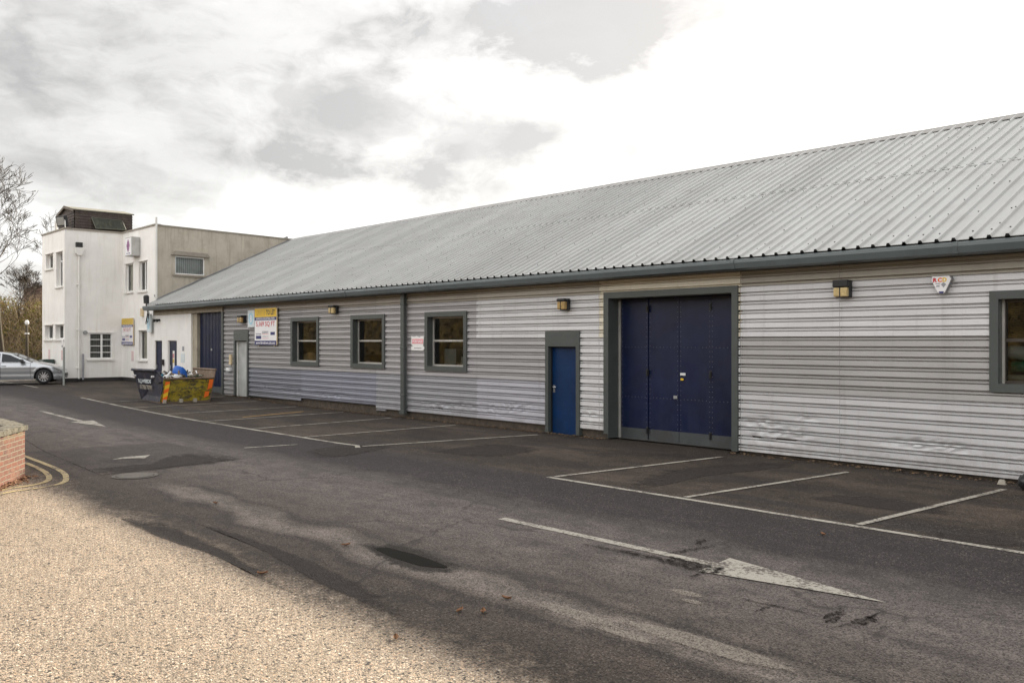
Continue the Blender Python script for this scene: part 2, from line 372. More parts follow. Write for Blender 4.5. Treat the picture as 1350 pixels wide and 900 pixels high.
# ------------------------------------------------------------------ mesh builder
class MB:
    def __init__(s): s.v = []; s.f = []; s.mi = []; s.c = []; s.cur = 0; s.tint = None
    def face(s, pts):
        i = len(s.v); s.v += [tuple(p) for p in pts]; s.f.append(tuple(range(i, i + len(pts)))); s.mi.append(s.cur); s.c.append(s.tint)
    def mesh(s, vs, fs):
        i = len(s.v); s.v += [tuple(p) for p in vs]
        for f in fs: s.f.append(tuple(a + i for a in f)); s.mi.append(s.cur); s.c.append(s.tint)
    def box(s, x0, x1, y0, y1, z0, z1):
        v = [(x, y, z) for x in (x0, x1) for y in (y0, y1) for z in (z0, z1)]
        s.mesh(v, [(0, 1, 3, 2), (4, 6, 7, 5), (0, 4, 5, 1), (2, 3, 7, 6), (0, 2, 6, 4), (1, 5, 7, 3)])
    def mbox(s, mp, u0, u1, d0, d1, v0, v1):
        """box given in wall coordinates u (along), v (up), d (inwards)"""
        v = [mp(u, w, d) for u in (u0, u1) for d in (d0, d1) for w in (v0, v1)]
        s.mesh(v, [(0, 1, 3, 2), (4, 6, 7, 5), (0, 4, 5, 1), (2, 3, 7, 6), (0, 2, 6, 4), (1, 5, 7, 3)])
    def tube(s, pts, rad, n=8, cap=True):
        pts = [Vector(p) for p in pts]; rings = []
        if not isinstance(rad, (list, tuple)): rad = [rad] * len(pts)
        for i, p in enumerate(pts):
            d = (pts[min(i + 1, len(pts) - 1)] - pts[max(i - 1, 0)]).normalized()
            up = Vector((0, 0, 1)) if abs(d.z) < .9 else Vector((1, 0, 0))
            a = d.cross(up).normalized(); bb = d.cross(a)
            rings.append([p + (a * math.cos(2 * math.pi * k / n) + bb * math.sin(2 * math.pi * k / n)) * rad[i] for k in range(n)])
        vs = [q for r in rings for q in r]; fs = []
        for i in range(len(rings) - 1):
            for k in range(n): fs.append((i * n + k, i * n + (k + 1) % n, (i + 1) * n + (k + 1) % n, (i + 1) * n + k))
        if cap: fs.append(tuple(range(n))[::-1]); fs.append(tuple((len(rings) - 1) * n + k for k in range(n)))
        s.mesh(vs, fs)
    def prism(s, poly, fn, d0, d1):
        """polygon (a,b) extruded between depths d0 and d1 through fn(a,b,d)"""
        n = len(poly); vs = [fn(a, b, d0) for a, b in poly] + [fn(a, b, d1) for a, b in poly]
        fs = [tuple(range(n))[::-1], tuple(range(n, 2 * n))] + [(i, (i + 1) % n, n + (i + 1) % n, n + i) for i in range(n)]
        s.mesh(vs, fs)
    def build(s, name, mat, parent=None, smooth=False, bevel=0, seg=2, origin=None):
        me = bpy.data.meshes.new(name)
        off = Vector(origin) if origin is not None else Vector((0, 0, 0))
        p = parent
        if p is not None:
            while p.parent is not None: p = p.parent
            off = Vector(p.get('_o', (0, 0, 0)))
        me.from_pydata([tuple(Vector(q) - off) for q in s.v], [], s.f)
        mats = mat if isinstance(mat, (list, tuple)) else [mat]
        for q in mats: me.materials.append(q)
        for i, pl in enumerate(me.polygons): pl.material_index = s.mi[i]; pl.use_smooth = smooth
        if any(q is not None for q in s.c):
            a = me.color_attributes.new('tint', 'FLOAT_COLOR', 'CORNER')
            for i, pl in enumerate(me.polygons):
                cc = s.c[i] or (.4, .4, .4)
                for li in pl.loop_indices: a.data[li].color = (*cc, 1)
        me.update()
        o = bpy.data.objects.new(name, me); col.objects.link(o)
        if parent is not None: o.parent = parent
        elif origin is not None: o.location = origin; o['_o'] = tuple(origin)
        if bevel:
            bm = o.modifiers.new('bevel', 'BEVEL'); bm.width = bevel; bm.segments = seg; bm.limit_method = 'ANGLE'; bm.angle_limit = R(40)
        return o

def tag(o, label=None, cat=None, group=None, kind=None):
    if label: o['label'] = label
    if cat: o['category'] = cat
    if group: o['group'] = group
    if kind: o['kind'] = kind
    return o
def thing(name, label, cat, loc=(0, 0, 0), rz=0, group=None, local=False):
    o = bpy.data.objects.new(name, None); o.empty_display_size = .2; col.objects.link(o)
    o.location = loc; o.rotation_euler = (0, 0, rz)
    o['_o'] = (0, 0, 0) if local else tuple(loc)
    return tag(o, label, cat, group)

def text_geo(s, w, h, bold=0):
    """flat letters from the built-in font, fitted to w x h, centred on 0,0"""
    cu = bpy.data.curves.new('t', 'FONT'); cu.body = s; cu.size = 1; cu.offset = bold; cu.resolution_u = 3
    o = bpy.data.objects.new('t', cu); col.objects.link(o)
    dg = bpy.context.evaluated_depsgraph_get(); me = bpy.data.meshes.new_from_object(o.evaluated_get(dg))
    vs = [v.co.copy() for v in me.vertices]; fs = [tuple(p.vertices) for p in me.polygons]
    bpy.data.objects.remove(o); bpy.data.curves.remove(cu); bpy.data.meshes.remove(me)
    x0 = min(v.x for v in vs); x1 = max(v.x for v in vs); y0 = min(v.y for v in vs); y1 = max(v.y for v in vs)
    return [((v.x - (x0 + x1) / 2) * w / (x1 - x0), (v.y - (y0 + y1) / 2) * h / (y1 - y0)) for v in vs], fs
def add_text(mb, s, mp, u, v, w, h, d, bold=0):
    vs, fs = text_geo(s, w, h, bold); mb.mesh([mp(u + a, v + b, d) for a, b in vs], fs)

# ------------------------------------------------------------------ wall with openings
def holed(mb, mp, u0, u1, v0, v1, holes, reveal):
    us = sorted({u0, u1, *[h[0] for h in holes], *[h[1] for h in holes]}); vs = sorted({v0, v1, *[h[2] for h in holes], *[h[3] for h in holes]})
    us = [u for u in us if u0 <= u <= u1]; vs = [v for v in vs if v0 <= v <= v1]
    for a, b in zip(us, us[1:]):
        for c, d in zip(vs, vs[1:]):
            mu, mv = (a + b) / 2, (c + d) / 2
            if any(h[0] < mu < h[1] and h[2] < mv < h[3] for h in holes): continue
            mb.face([mp(a, c, 0), mp(b, c, 0), mp(b, d, 0), mp(a, d, 0)])
    for a, b, c, d in [h[:4] for h in holes]:
        r = reveal
        for q in ([(a, c), (a, d)], [(b, d), (b, c)], [(a, d), (b, d)], [(b, c), (a, c)]):
            (p0, q0), (p1, q1) = q
            mb.face([mp(p0, q0, 0), mp(p1, q1, 0), mp(p1, q1, r), mp(p0, q0, r)])

def mapY(Y): return lambda u, v, d: (u, Y + d, v)
FAC = mapY(14.40)

# ================================================================== GROUND
mb = MB()
xs = [-900, -400, -200, -120, -80, -60, -50] + [-46 + i for i in range(0, 27)] + [-18, -10, 0, 10, 30, 100, 300, 900]
ys = [-900, -300, -100, -40, -15, -5, 0, 4, 8, 12, 16, 20, 30, 60, 120, 300, 900]
vs = [(x, y, gz(x)) for x in xs for y in ys]; ny = len(ys)
fs = [(i * ny + j, (i + 1) * ny + j, (i + 1) * ny + j + 1, i * ny + j + 1) for i in range(len(xs) - 1) for j in range(ny - 1)]
mb.mesh(vs, fs)
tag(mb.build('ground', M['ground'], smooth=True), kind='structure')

def catmull(p, n=6):
    out = []
    for i in range(len(p) - 1):
        a, b, c, d = p[max(i - 1, 0)], p[i], p[i + 1], p[min(i + 2, len(p) - 1)]
        for k in range(n):
            t = k / n
            out.append(tuple(.5 * ((2 * b[j]) + (-a[j] + c[j]) * t + (2 * a[j] - 5 * b[j] + 4 * c[j] - d[j]) * t * t + (-a[j] + 3 * b[j] - 3 * c[j] + d[j]) * t ** 3) for j in (0, 1)))
    return out + [tuple(p[-1])]
def strip(name, pts, w, mat, z=.006, seg=.5):
    mb = MB(); P = []
    for a, b in zip(pts, pts[1:]):
        L = math.dist(a, b); n = max(1, int(L / seg))
        P += [(a[0] + (b[0] - a[0]) * k / n, a[1] + (b[1] - a[1]) * k / n) for k in range(n)]
    P.append(pts[-1]); vv = []
    for i, p in enumerate(P):
        q0 = P[max(i - 1, 0)]; q1 = P[min(i + 1, len(P) - 1)]; d = Vector((q1[0] - q0[0], q1[1] - q0[1])).normalized(); n = Vector((-d.y, d.x)) * w / 2
        j = (random.random() - .5) * w * .06
        vv += [(p[0] + n.x + j, p[1] + n.y + j, gz(p[0]) + z), (p[0] - n.x + j, p[1] - n.y + j, gz(p[0]) + z)]
    mb.mesh(vv, [(2 * i, 2 * i + 1, 2 * i + 3, 2 * i + 2) for i in range(len(P) - 1)])
    return tag(mb.build(name, mat), kind='structure')
def flat_poly(name, pts, mat, z=.006):
    mb = MB(); mb.face([(x, y, gz(x) + z) for x, y in pts]); return tag(mb.build(name, mat), kind='structure')

LW = .10
strip('parking_line', [(-9.75, 9.70), (2.5, 9.70)], LW, M['line_white'])
strip('parking_line', [(-32.6, 9.75), (-15.9, 9.75), (-15.3, 9.80), (-15.0, 9.62)], LW, M['line_white'])
for x0, x1, y1, mt in ((-9.68, -9.3, 13.7, 'line_white'), (-7.22, -6.85, 13.6, 'line_white'), (-4.80, -4.55, 13.65, 'line_white'), (-2.4, -2.2, 13.6, 'line_white'), (0, .2, 13.6, 'line_white'),
                   (-25.3, -25.4, 14.0, 'line_worn'), (-22.6, -22.75, 14.1, 'line_worn'), (-19.9, -20.15, 14.0, 'line_worn'), (-17.4, -17.35, 14.0, 'line_worn'), (-15.1, -14.3, 13.9, 'line_white'),
                   (-27.9, -28.1, 14.0, 'line_worn'), (-30.4, -30.5, 14.0, 'line_worn')):
    strip('parking_line', [(x0, 9.79), (x1, y1)], LW * .9, M[mt], .010)
strip('parking_line', [(-23.1, 11.1), (-23.7, 13.3)], .1, M['line_orange'], .010)
strip('parking_line', [(-45.5, 10.0), (-38.5, 9.9)], .1, M['line_worn'], .008)
# arrows
def arrow(x0, x1, x2, y, sw, hw, mat, notch=.12):
    strip('road_arrow', [(x0, y), (x1, y + .02)], sw, mat, .005)
    flat_poly('road_arrow', [(x1 - notch + .02, y + hw / 2 + .03), (x2, y), (x1 - notch + .1, y - hw / 2)], mat, .009)
arrow(-7.85, -4.80, -3.22, 7.03, .125, .60, M['line_white'])
arrow(-28.4, -24.6, -22.75, 7.38, .13, .55, M['line_white'])
def ptpoly(name, px, mat, z): return flat_poly(name, [G(*p) for p in px], mat, z)
ptpoly('road_arrow', [(147, 606), (165, 602.5), (185, 601), (198, 600), (190, 604.5), (184, 604), (165, 604.8)], M['line_white'], .008)
strip('road_arrow', [G(322, 590.5), G(392, 586)], .09, M['line_worn'], .008)
# double yellow lines round the corner
outer = catmull([(-10.5, 1.0), (-12.4, 2.25), (-13.71, 3.05), (-13.95, 3.6), (-14.2, 3.98), (-14.79, 4.2), (-15.6, 4.34), (-17.4, 4.40), (-24, 4.45)])
inner = catmull([(-11.2, 1.25), (-12.9, 2.35), (-14.05, 3.12), (-14.28, 3.6), (-14.55, 3.86), (-15.05, 4.03), (-15.9, 4.14), (-17.4, 4.18), (-24, 4.22)])
strip('yellow_line', outer, .085, M['line_yellow'], .007, .3); strip('yellow_line', inner, .085, M['line_yellow'], .007, .3)

def blob(name, cx, cy, rx, ry, mat, z, ang=0, rough=.3, n=40, seed=1, kind='structure'):
    mb = MB(); pts = []
    for k in range(n):
        a = 2 * math.pi * k / n
        r = 1 + rough * mnoise.noise(Vector((math.cos(a) * 1.6 + seed * 7, math.sin(a) * 1.6, seed))) * 2
        px, py = rx * r * math.cos(a), ry * r * math.sin(a)
        x, y = cx + px * math.cos(ang) - py * math.sin(ang), cy + px * math.sin(ang) + py * math.cos(ang)
        pts.append((x, y, gz(x) + z))
    mb.face(pts); return tag(mb.build(name, mat), kind=kind)
pud = [(493, 723), (510, 722.5), (530, 727), (552, 733), (575, 741), (590, 748), (578, 748.5), (556, 746.5), (536, 741), (512, 733)]
def soft_poly(name, pts, mat, z, blur=.55):
    # outline with a feathered rim: the 'tint' attribute fades from 1 inside to 0 on the edge
    pts = catmull(list(pts) + [pts[0]], 5)[:-1]; n_ = len(pts); cx_ = sum(p[0] for p in pts) / n_; cy_ = sum(p[1] for p in pts) / n_
    mb = MB(); ring = lambda k_: [(cx_ + (p[0] - cx_) * k_, cy_ + (p[1] - cy_) * k_, gz(p[0]) + z) for p in pts]
    r0, r1, r2_ = ring(1.12), ring(.8), ring(blur); mb.mesh(r0 + r1 + r2_, [(i, (i + 1) % n_, n_ + (i + 1) % n_, n_ + i) for i in range(n_)] + [(n_ + i, n_ + (i + 1) % n_, 2 * n_ + (i + 1) % n_, 2 * n_ + i) for i in range(n_)] + [tuple(2 * n_ + i for i in range(n_))])
    mb.tint = None; mb.c = [(1, 1, 1)] * len(mb.f); o = mb.build(name, mat); a_ = o.data.color_attributes['tint']
    for pl in o.data.polygons:
        for li in pl.loop_indices:
            k_ = 0. if o.data.loops[li].vertex_index < n_ else (.55 if o.data.loops[li].vertex_index < 2 * n_ else 1.); a_.data[li].color = (k_, k_, k_, 1)
    return tag(o, kind='structure')
def patch_mat(name, c, a, sc, lo=.40, hi=.60):
    m, t, b = new_mat(name); o = objco(t); gr_ = t.sep(t.vor(o, 85, out='Color'))[0]
    v_ = t.new('ShaderNodeVectorMath', operation='SCALE'); t.put(v_.inputs[0], c); t.put(v_.inputs['Scale'], t.mr(gr_, 0, 1, .5, 1.6)); t.put(b.inputs['Base Color'], v_.outputs[0])
    b.inputs['Roughness'].default_value = .85; b.inputs['Specular IOR Level'].default_value = .3
    at_ = t.sep(t.new('ShaderNodeAttribute', attribute_name='tint').outputs['Color'])[0]; nz_ = t.noise(t.scale(o, (.7, 1, 0)), sc, 7, .78); t.put(b.inputs['Alpha'], t.m('MULTIPLY', t.mr(t.m('ADD', nz_, t.m('MULTIPLY', at_, .5)), lo + .25, hi + .25), a)); t.put(b.inputs['Normal'], t.bump(t.vor(o, 85), .5, .006)); return m
M['damp'] = patch_mat('damp', (.030, .025, .021), .75, 9); M['repair'] = patch_mat('repair', (.036, .029, .026), .75, 5, .40, .66); M['pale_wear'] = patch_mat('pale_wear', (.26, .225, .19), .6, 12, .46, .6)
pc = G(540, 736)
soft_poly('damp_patch', [G(*q_) for q_ in ((470, 716), (520, 716), (570, 730), (615, 752), (560, 757), (510, 742))], M['damp'], .005)
for pts_ in ([(815, 640), (900, 616), (1060, 607), (1040, 616), (930, 628), (850, 645)], [(1055, 655), (1120, 652), (1255, 668), (1245, 680), (1130, 668)], [(1230, 700), (1350, 712), (1350, 722), (1240, 712)], [(560, 596), (640, 585), (720, 592), (650, 603)],
              [(195, 612), (225, 600), (262, 597), (318, 605), (230, 618), (140, 626), (120, 618)], [(395, 596), (450, 586), (520, 588), (470, 600), (425, 604)], [(150, 680), (215, 690), (320, 735), (400, 790), (300, 740), (200, 705)], [(240, 682), (330, 718), (430, 775), (540, 820), (480, 770), (330, 708)]):
    soft_poly('road_patch', [G(*q_) for q_ in pts_], M['repair'], .0045)
strip('road_seam', [G(132, 626.5), G(220, 616), G(312, 606)], .035, M['tar'], .007); strip('road_seam', [G(1, 560), G(60, 596), G(132, 626)], .02, M['tar'], .007)
for i_, (px_i, py_i, rx_i, ry_i) in enumerate(((905, 782, .16, .05), (912, 793, .10, .04), (820, 835, .3, .05), (930, 850, .7, .10), (760, 810, .4, .08))):
    xx_, yy_ = G(px_i, py_i); soft_poly('worn_patch', [(xx_ + rx_i * 1.3 * math.cos(k_), yy_ + ry_i * 1.5 * math.sin(k_)) for k_ in (0, 1, 2, 3.1, 4.1, 5.2)], M['pale_wear'], .005)
c2 = [G(*p) for p in pud]; flat_poly('puddle', catmull(c2 + [c2[0]], 4)[:-1], M['puddle'], .008)
# cracked tar repairs beside the big arrow
for i, (cx, cy, rx, ry, an) in enumerate(((-5.05, 6.86, .34, .12, .05), (-5.65, 6.80, .5, .05, .05), (-4.72, 6.85, .08, .09, .2), (-5.35, 7.35, .05, .34, -.15), (-5.5, 7.7, .05, .16, .4),
                                          (-4.75, 6.6, .02, .16, .1))):
    blob('tar_patch', cx, cy, rx, ry, M['tar'], .0125, an, .45, 46, i + 3)
for i, (px, py, rx, ry, an) in enumerate(((1103, 812, .05, .18, .2), (1128, 820, .03, .25, -.1), (1146, 817, .035, .12, .1), (1010, 797, .22, .025, .1), (1005, 803, .02, .12, 0))):
    x, y = G(px, py); blob('tar_patch', x, y, rx, ry, M['tar'], .007, an, .6, 30, i + 13)
# manhole cover and fallen leaves
x, y = G(178, 627.2); mh = MB()
for r0, r1, z0 in ((0, .27, .012), (.285, .34, .010)):
    n = 28; vv = [(x + r * math.cos(2 * math.pi * k / n), y + r * math.sin(2 * math.pi * k / n), z0) for r in (max(r0, .001), r1) for k in range(n)]
    mh.mesh(vv, [(k, (k + 1) % n, n + (k + 1) % n, n + k) for k in range(n)])
M['iron'] = mk('iron', (.13, .115, .10), .85, var=.3, vs=20, bump=.8, bs=50)
tag(mh.build('manhole_cover', M['iron'], origin=(x, y, 0)), 'round worn manhole cover set in the tarmac near the brick wall corner', 'manhole cover')
for i, (px, py, lab) in enumerate(((606, 806.5, 'small curled brown leaf, left one of the close pair on the dark road'), (637, 808, 'brown leaf, right one of the close pair on the dark road'),
                                   (668, 790, 'small dry leaf above the leaf pair on the pale worn strip'), (1085, 705.5, 'orange leaf on the dark road between the parking line and the big arrow'), (284, 664, 'brown leaf lying on the narrow tar seam'),
                                   (522, 843, 'orange leaf at the edge of the sunlit gravel'), (456, 719.5, 'dry leaf beside the left end of the puddle'), (346, 757, 'thin brown leaf in the shade by the sunlit gravel edge'))):
    x, y = G(px, py); lb = MB(); a = random.random() * 3; L = .048; W = .022
    pts = []
    for s, w in ((-1, 0), (-.5, .8), (0, 1), (.5, .75), (1, 0)):
        pts.append((s * L, w * W, .012 + .012 * s * s)); 
    up = [(p[0], p[1], p[2] + .01) for p in pts]; mid = [(p[0], 0, p[2] - .004) for p in pts]; lo = [(p[0], -p[1], p[2] + .012) for p in pts]
    rot = lambda q: (x + q[0] * math.cos(a) - q[1] * math.sin(a), y + q[0] * math.sin(a) + q[1] * math.cos(a), q[2] + gz(x))
    vv = [rot(q) for q in up + mid + lo]
    lb.mesh(vv, [(k, k + 1, 5 + k + 1, 5 + k) for k in range(4)] + [(5 + k, 6 + k, 11 + k, 10 + k) for k in range(4)])
    tag(lb.build('fallen_leaf', M['leaf'], origin=(x, y, 0)), lab, 'leaf', 'fallen leaves on the road')

# ================================================================== WAREHOUSE
WH = thing('warehouse', 'long low industrial unit with silver ribbed cladding, blue doors and pale metal roof', 'warehouse', (-15, 18, 0))
# --- cladding -------------------------------------------------------
PER, DEP = 1 / 6, .036
def profile(z0, z1):
    """(z, depth) points of the horizontal ribs between z0 and z1"""
    pts = []; k0 = int(math.floor((z0 - .19) / PER)) - 1
    for k in range(k0, k0 + 40):
        b = .19 + k * PER
        pts += [(b, 0), (b + .085, .001), (b + .087, .045), (b + .1045, .047), (b + .107, .003), (b + .1275, .003), (b + .1305, .060), (b + .1625, .060), (b + .1655, .0)]
    # note: above the wide flat comes the recess, so each recess is seen from below as a dark line
    pts = sorted(set(pts)); out = []
    def at(z):
        for (a, da), (b, db) in zip(pts, pts[1:]):
            if a <= z <= b: return da + (db - da) * (z - a) / max(b - a, 1e-9)
        return 0
    out.append((z0, at(z0))); out += [p for p in pts if z0 < p[0] < z1]; out.append((z1, at(z1)))
    return out
DENTS = [(-8.6, .42, .9, .16), (-8.0, .75, .25, .08), (-8.9, .62, .5, .1), (-5.9, .45, .9, .1), (-4.2, .4, .5, .1), (-16.1, .45, 1.2, .16), (-15.2, .55, .6, .1), (-18.6, .4, .9, .13), (-17.5, .45, .5, .1),
         (-24.0, .45, 1.4, .10), (-26.4, .5, .9, .08), (-13.1, .5, .35, .12), (-28.3, .55, .5, .07)]
def dent(x, z):
    s = 0
    for cx, cz, rx, rz_ in DENTS:
        q = ((x - cx) / rx) ** 2 + ((z - cz) / (rz_ * 1.3)) ** 2
        if q < 1: s += (1 - q) * (.006 + .045 * abs(mnoise.noise(Vector((x * 5.5, z * 9, cx))))) 
    return s
clad = MB()
def sheet(x0, x1, z0, z1, tint, off=0.):
    pr = profile(z0, z1)
    low = z0 < 1.0 and any(x0 - c[2] < c[0] < x1 + c[2] for c in DENTS)
    n = max(1, int((x1 - x0) / (.045 if low else 3)))
    xs_ = [x0 + (x1 - x0) * i / n for i in range(n + 1)]
    if low:
        pr2 = []
        for (a, da), (b, db) in zip(pr, pr[1:]):
            m_ = 3 if b - a > .05 else 1
            pr2 += [(a + (b - a) * k / m_, da + (db - da) * k / m_) for k in range(m_)]
        pr = pr2 + [pr[-1]]
    vs = [(x, 14.40 + off + d + (dent(x, z) if low else 0) + .003 * mnoise.noise(Vector((x * .8, z * 1.5, 3))), z) for x in xs_ for z, d in pr]; m_ = len(pr)
    clad.tint = tint
    clad.mesh(vs, [(i * m_ + j, (i + 1) * m_ + j, (i + 1) * m_ + j + 1, i * m_ + j + 1) for i in range(n) for j in range(m_ - 1)])
OPEN = [(-30.64, -29.50, -1, 2.49), (-26.44, -24.66, 1.32, 2.88), (-22.80, -21.02, 1.32, 2.88), (-19.13, -17.37, 1.32, 2.88), (-14.53, -13.46, -1, 2.33), (-12.74, -9.40, -1, 3.15), (-5.0, -3.2, 1.34, 2.86), (.6, 2.4, 1.34, 2.86)]
JN = [-31.55, -29.5, -25.8, -21.5, -17.02, -12.90, -9.36, -7.40, -3.0, 1.3, 5.6, 8.0]
# tints per zone, rows bottom to top
BR = (.64, .64, .65); MD = (.41, .405, .41); BG = (.40, .37, .32); LAV = (.36, .365, .39); BLU = (.255, .265, .305); CR = (.68, .63, .52); GD = (.35, .345, .35)
def zone_tint(xm, zr):
    if xm < -29.5: return [GD, GD, GD, GD][zr]
    if xm < -25.8: return [BLU, GD, GD, (.36, .33, .29)][zr]
    if xm < -21.5: return [(.29, .30, .36), (.37, .36, .36), (.39, .38, .38), (.37, .34, .30)][zr]
    if xm < -17.02: return [LAV, (.41, .40, .41), (.42, .41, .42), BG][zr]
    if xm < -12.90: return [(.47, .47, .52) if xm < -14.6 else BR, MD if xm < -14.6 else BR, BR, (.46, .43, .37)][zr]
    if xm < -9.36: return [BR, BR, CR, CR][zr]
    return [(.56, .56, .57), (.41, .40, .395), (.65, .65, .665), (.385, .36, .31)][zr]
ZR = [.19, 1.19, 2.19, 3.13, 3.66]
cols = sorted({*JN, *[o[0] for o in OPEN], *[o[1] for o in OPEN]})
for a, b in zip(cols, cols[1:]):
    if b <= -31.55 or a >= 8: continue
    xm = (a + b) / 2
    zb = .06 if xm > -9.4 else (.11 if -21.5 < xm < -20.1 else .165)
    if -25.8 < xm < -21.5: zb = .27
    if xm < -29.5: zb = .13
    gap = .0025
    for zr in range(4):
        z0, z1 = (zb if zr == 0 else ZR[zr]), ZR[zr + 1]
        segs = [(z0, z1)]
        for o_ in OPEN:
            if o_[0] < xm < o_[1]:
                ns = []
                for s0, s1 in segs:
                    if o_[3] <= s0 or o_[2] >= s1: ns.append((s0, s1)); continue
                    if s0 < o_[2]: ns.append((s0, o_[2]))
                    if s1 > o_[3]: ns.append((o_[3], s1))
                segs = ns
        t0 = zone_tint(xm, zr); f = 1 + (random.random() - .5) * .04
        for s0, s1 in segs:
            if s1 - s0 > .01: sheet(a + (gap if a in JN else 0), b - (gap if b in JN else 0), s0, s1, tuple(q * f for q in t0), off=-.002 * zr + (.0015 if int(abs(a) * 10) % 2 else 0))
clad.build('cladding', M['clad'], WH)
# walls behind, plinth, end walls
w = MB()
BH = [(-34.0, -31.62, -1, 3.25)] + [(o[0] + .04, o[1] - .04, o[2], o[3] - .03) for o in OPEN]
holed(w, mapY(14.585), -31.6, 8, .1, 3.6, BH[1:], .0)
w.face([(8, 14.5, 0), (8, 28.3, 0), (8, 28.3, 3.6), (8, 14.5, 3.6)]); w.face([(8, 14.5, 3.6), (8, 28.3, 3.6), (8, 21.37, 6.95)])
w.face([(-38.3, 28.3, 0), (8, 28.3, 0), (8, 28.3, 3.6), (-38.3, 28.3, 3.6)])
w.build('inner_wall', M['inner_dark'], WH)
w = MB()
for a, b in ((-31.5, -30.62), (-29.52, -14.53), (-13.46, -12.72), (-9.42, 8)):
    w.box(a, b, 14.475, 14.57, -.2, .40)
w.build('plinth', M['plinth'], WH)
w = MB(); w.box(-34.6, 8, 21.0, 21.1, 0, 5.5); w.box(-31.6, 8, 18.5, 18.56, 2.9, 3.0); w.build('partition', M['room'], WH)
w = MB()
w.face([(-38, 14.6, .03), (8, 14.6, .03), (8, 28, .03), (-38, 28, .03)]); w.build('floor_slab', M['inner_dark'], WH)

# --- white rendered end with two blue doors
WD = [(-38.28, -37.42, -.2, 2.14), (-36.80, -35.86, -.2, 2.14)]
w = MB(); holed(w, mapY(14.38), -38.31, -34.45, -.2, 3.21, WD, .09); w.face([(-34.45, 14.38, -.2), (-34.45, 14.6, -.2), (-34.45, 14.6, 3.21), (-34.45, 14.38, 3.21)])
w.build('rendered_wall', M['white_render'], WH)
for i, (a, b, c, d) in enumerate(WD):
    w = MB(); w.box(a + .03, b - .03, 14.445, 14.49, .1, d - .02); dl = w.build('door', M['navy'], WH, bevel=.004)
    w = MB(); w.box(a, a + .03, 14.43, 14.49, .1, d); w.box(b - .03, b, 14.43, 14.49, .1, d); w.box(a + .03, b - .03, 14.43, 14.49, d - .02, d); w.build('door_frame', M['white_paint'], dl)
    w = MB(); w.box(a + .10, a + .20, 14.41, 14.445, .95, 1.12); w.build('handle', M['steel'], dl)
    w = MB()
    if i == 1:
        w.box((a + b) / 2 - .09, (a + b) / 2 + .09, 14.434, 14.444, .95, 1.72); w.build('notice', M['paper'], dl)
        w = MB(); w.box((a + b) / 2 - .07, (a + b) / 2 + .07, 14.429, 14.434, 1.42, 1.60); w.build('notice_panel', M['red_faded'], dl)
        w = MB(); w.box((a + b) / 2 - .07, (a + b) / 2 + .07, 14.429, 14.434, 1.22, 1.38); w.build('notice_panel', M['yellow_faded'], dl)
w = MB(); w.box(-38.31, -31.55, 14.34, 14.40, 3.212, 3.62); w.build('fascia', M['beige'], WH)
w = MB(); w.box(-34.45, -34.02, 14.44, 14.9, -.1, 3.21); w.build('pillar', M['beige'], WH, bevel=.01)
# dark left loading door with vertical ribs
for a, b in ((-34.0, -32.83), (-32.82, -31.66)):
    w = MB(); w.box(a, b, 14.56, 14.60, .38, 3.24)
    n = 9
    for k in range(n): xx = a + (b - a) * (k + .5) / n; w.box(xx - .022, xx + .022, 14.548, 14.56, .40, 3.22)
    dl = w.build('loading_door', M['navy'], WH)
    w = MB(); w.box(a, b, 14.55, 14.60, .13, .375); w.build('kick_plate', M['kick'], dl)
    if a < -33: w = MB(); w.box(-32.95, -32.86, 14.53, 14.56, 1.75, 1.83); w.build('handle', M['steel'], dl)
w = MB(); w.box(-31.66, -31.53, 14.36, 14.6, .1, 3.21); w.build('door_jamb', M['trim'], WH)

# --- windows -------------------------------------------------------
def wh_window(a, b, c, d, brown=False):
    t_ = .125; Y0 = 14.365
    w = MB(); w.box(a, b, Y0, 14.44, d - t_, d); w.box(a, b, Y0, 14.44, c, c + t_); w.box(a, a + t_, Y0, 14.44, c + t_, d - t_); w.box(b - t_, b, Y0, 14.44, c + t_, d - t_)
    # reveal lining
    w.box(a + t_ - .006, a + t_, 14.44, 14.62, c + t_, d - t_); w.box(b - t_, b - t_ + .006, 14.44, 14.62, c + t_, d - t_)
    w.box(a + t_, b - t_, 14.44, 14.62, d - t_, d - t_ + .006); w.box(a + t_, b - t_, 14.44, 14.62, c + t_ - .006, c + t_)
    win = w.build('window', M['trim'], WH)
    w = MB(); s = .045; A, B, C, D = a + t_, b - t_, c + t_, d - t_; mid = (C + D) / 2 + .02
    w.box(A, A + s, 14.55, 14.60, C, D); w.box(B - s, B, 14.55, 14.60, C, D); w.box(A + s, B - s, 14.55, 14.60, C, C + s); w.box(A + s, B - s, 14.55, 14.60, D - s, D); w.box(A + s, B - s, 14.545, 14.605, mid - .025, mid + .025)
    w.build('sash', M['brown_alu'] if brown else M['alu'], win)
    if brown: w = MB(); w.box(A + .002, A + .035, 14.52, 14.549, C, D); w.build('sash_trim', M['alu'], win)
    w = MB(); w.face([(A + s, 14.573, C + s), (B - s, 14.573, C + s), (B - s, 14.573, mid - .025), (A + s, 14.573, mid - .025)]); w.build('pane', M['glass'], win)
    w = MB(); w.face([(A + s, 14.573, mid + .025), (B - s, 14.573, mid + .025), (B - s, 14.573, D - s), (A + s, 14.573, D - s)]); w.build('pane', M['glass'], win)
    return win
wins = [wh_window(*OPEN[i], brown=i > 3) for i in (1, 2, 3, 6, 7)]
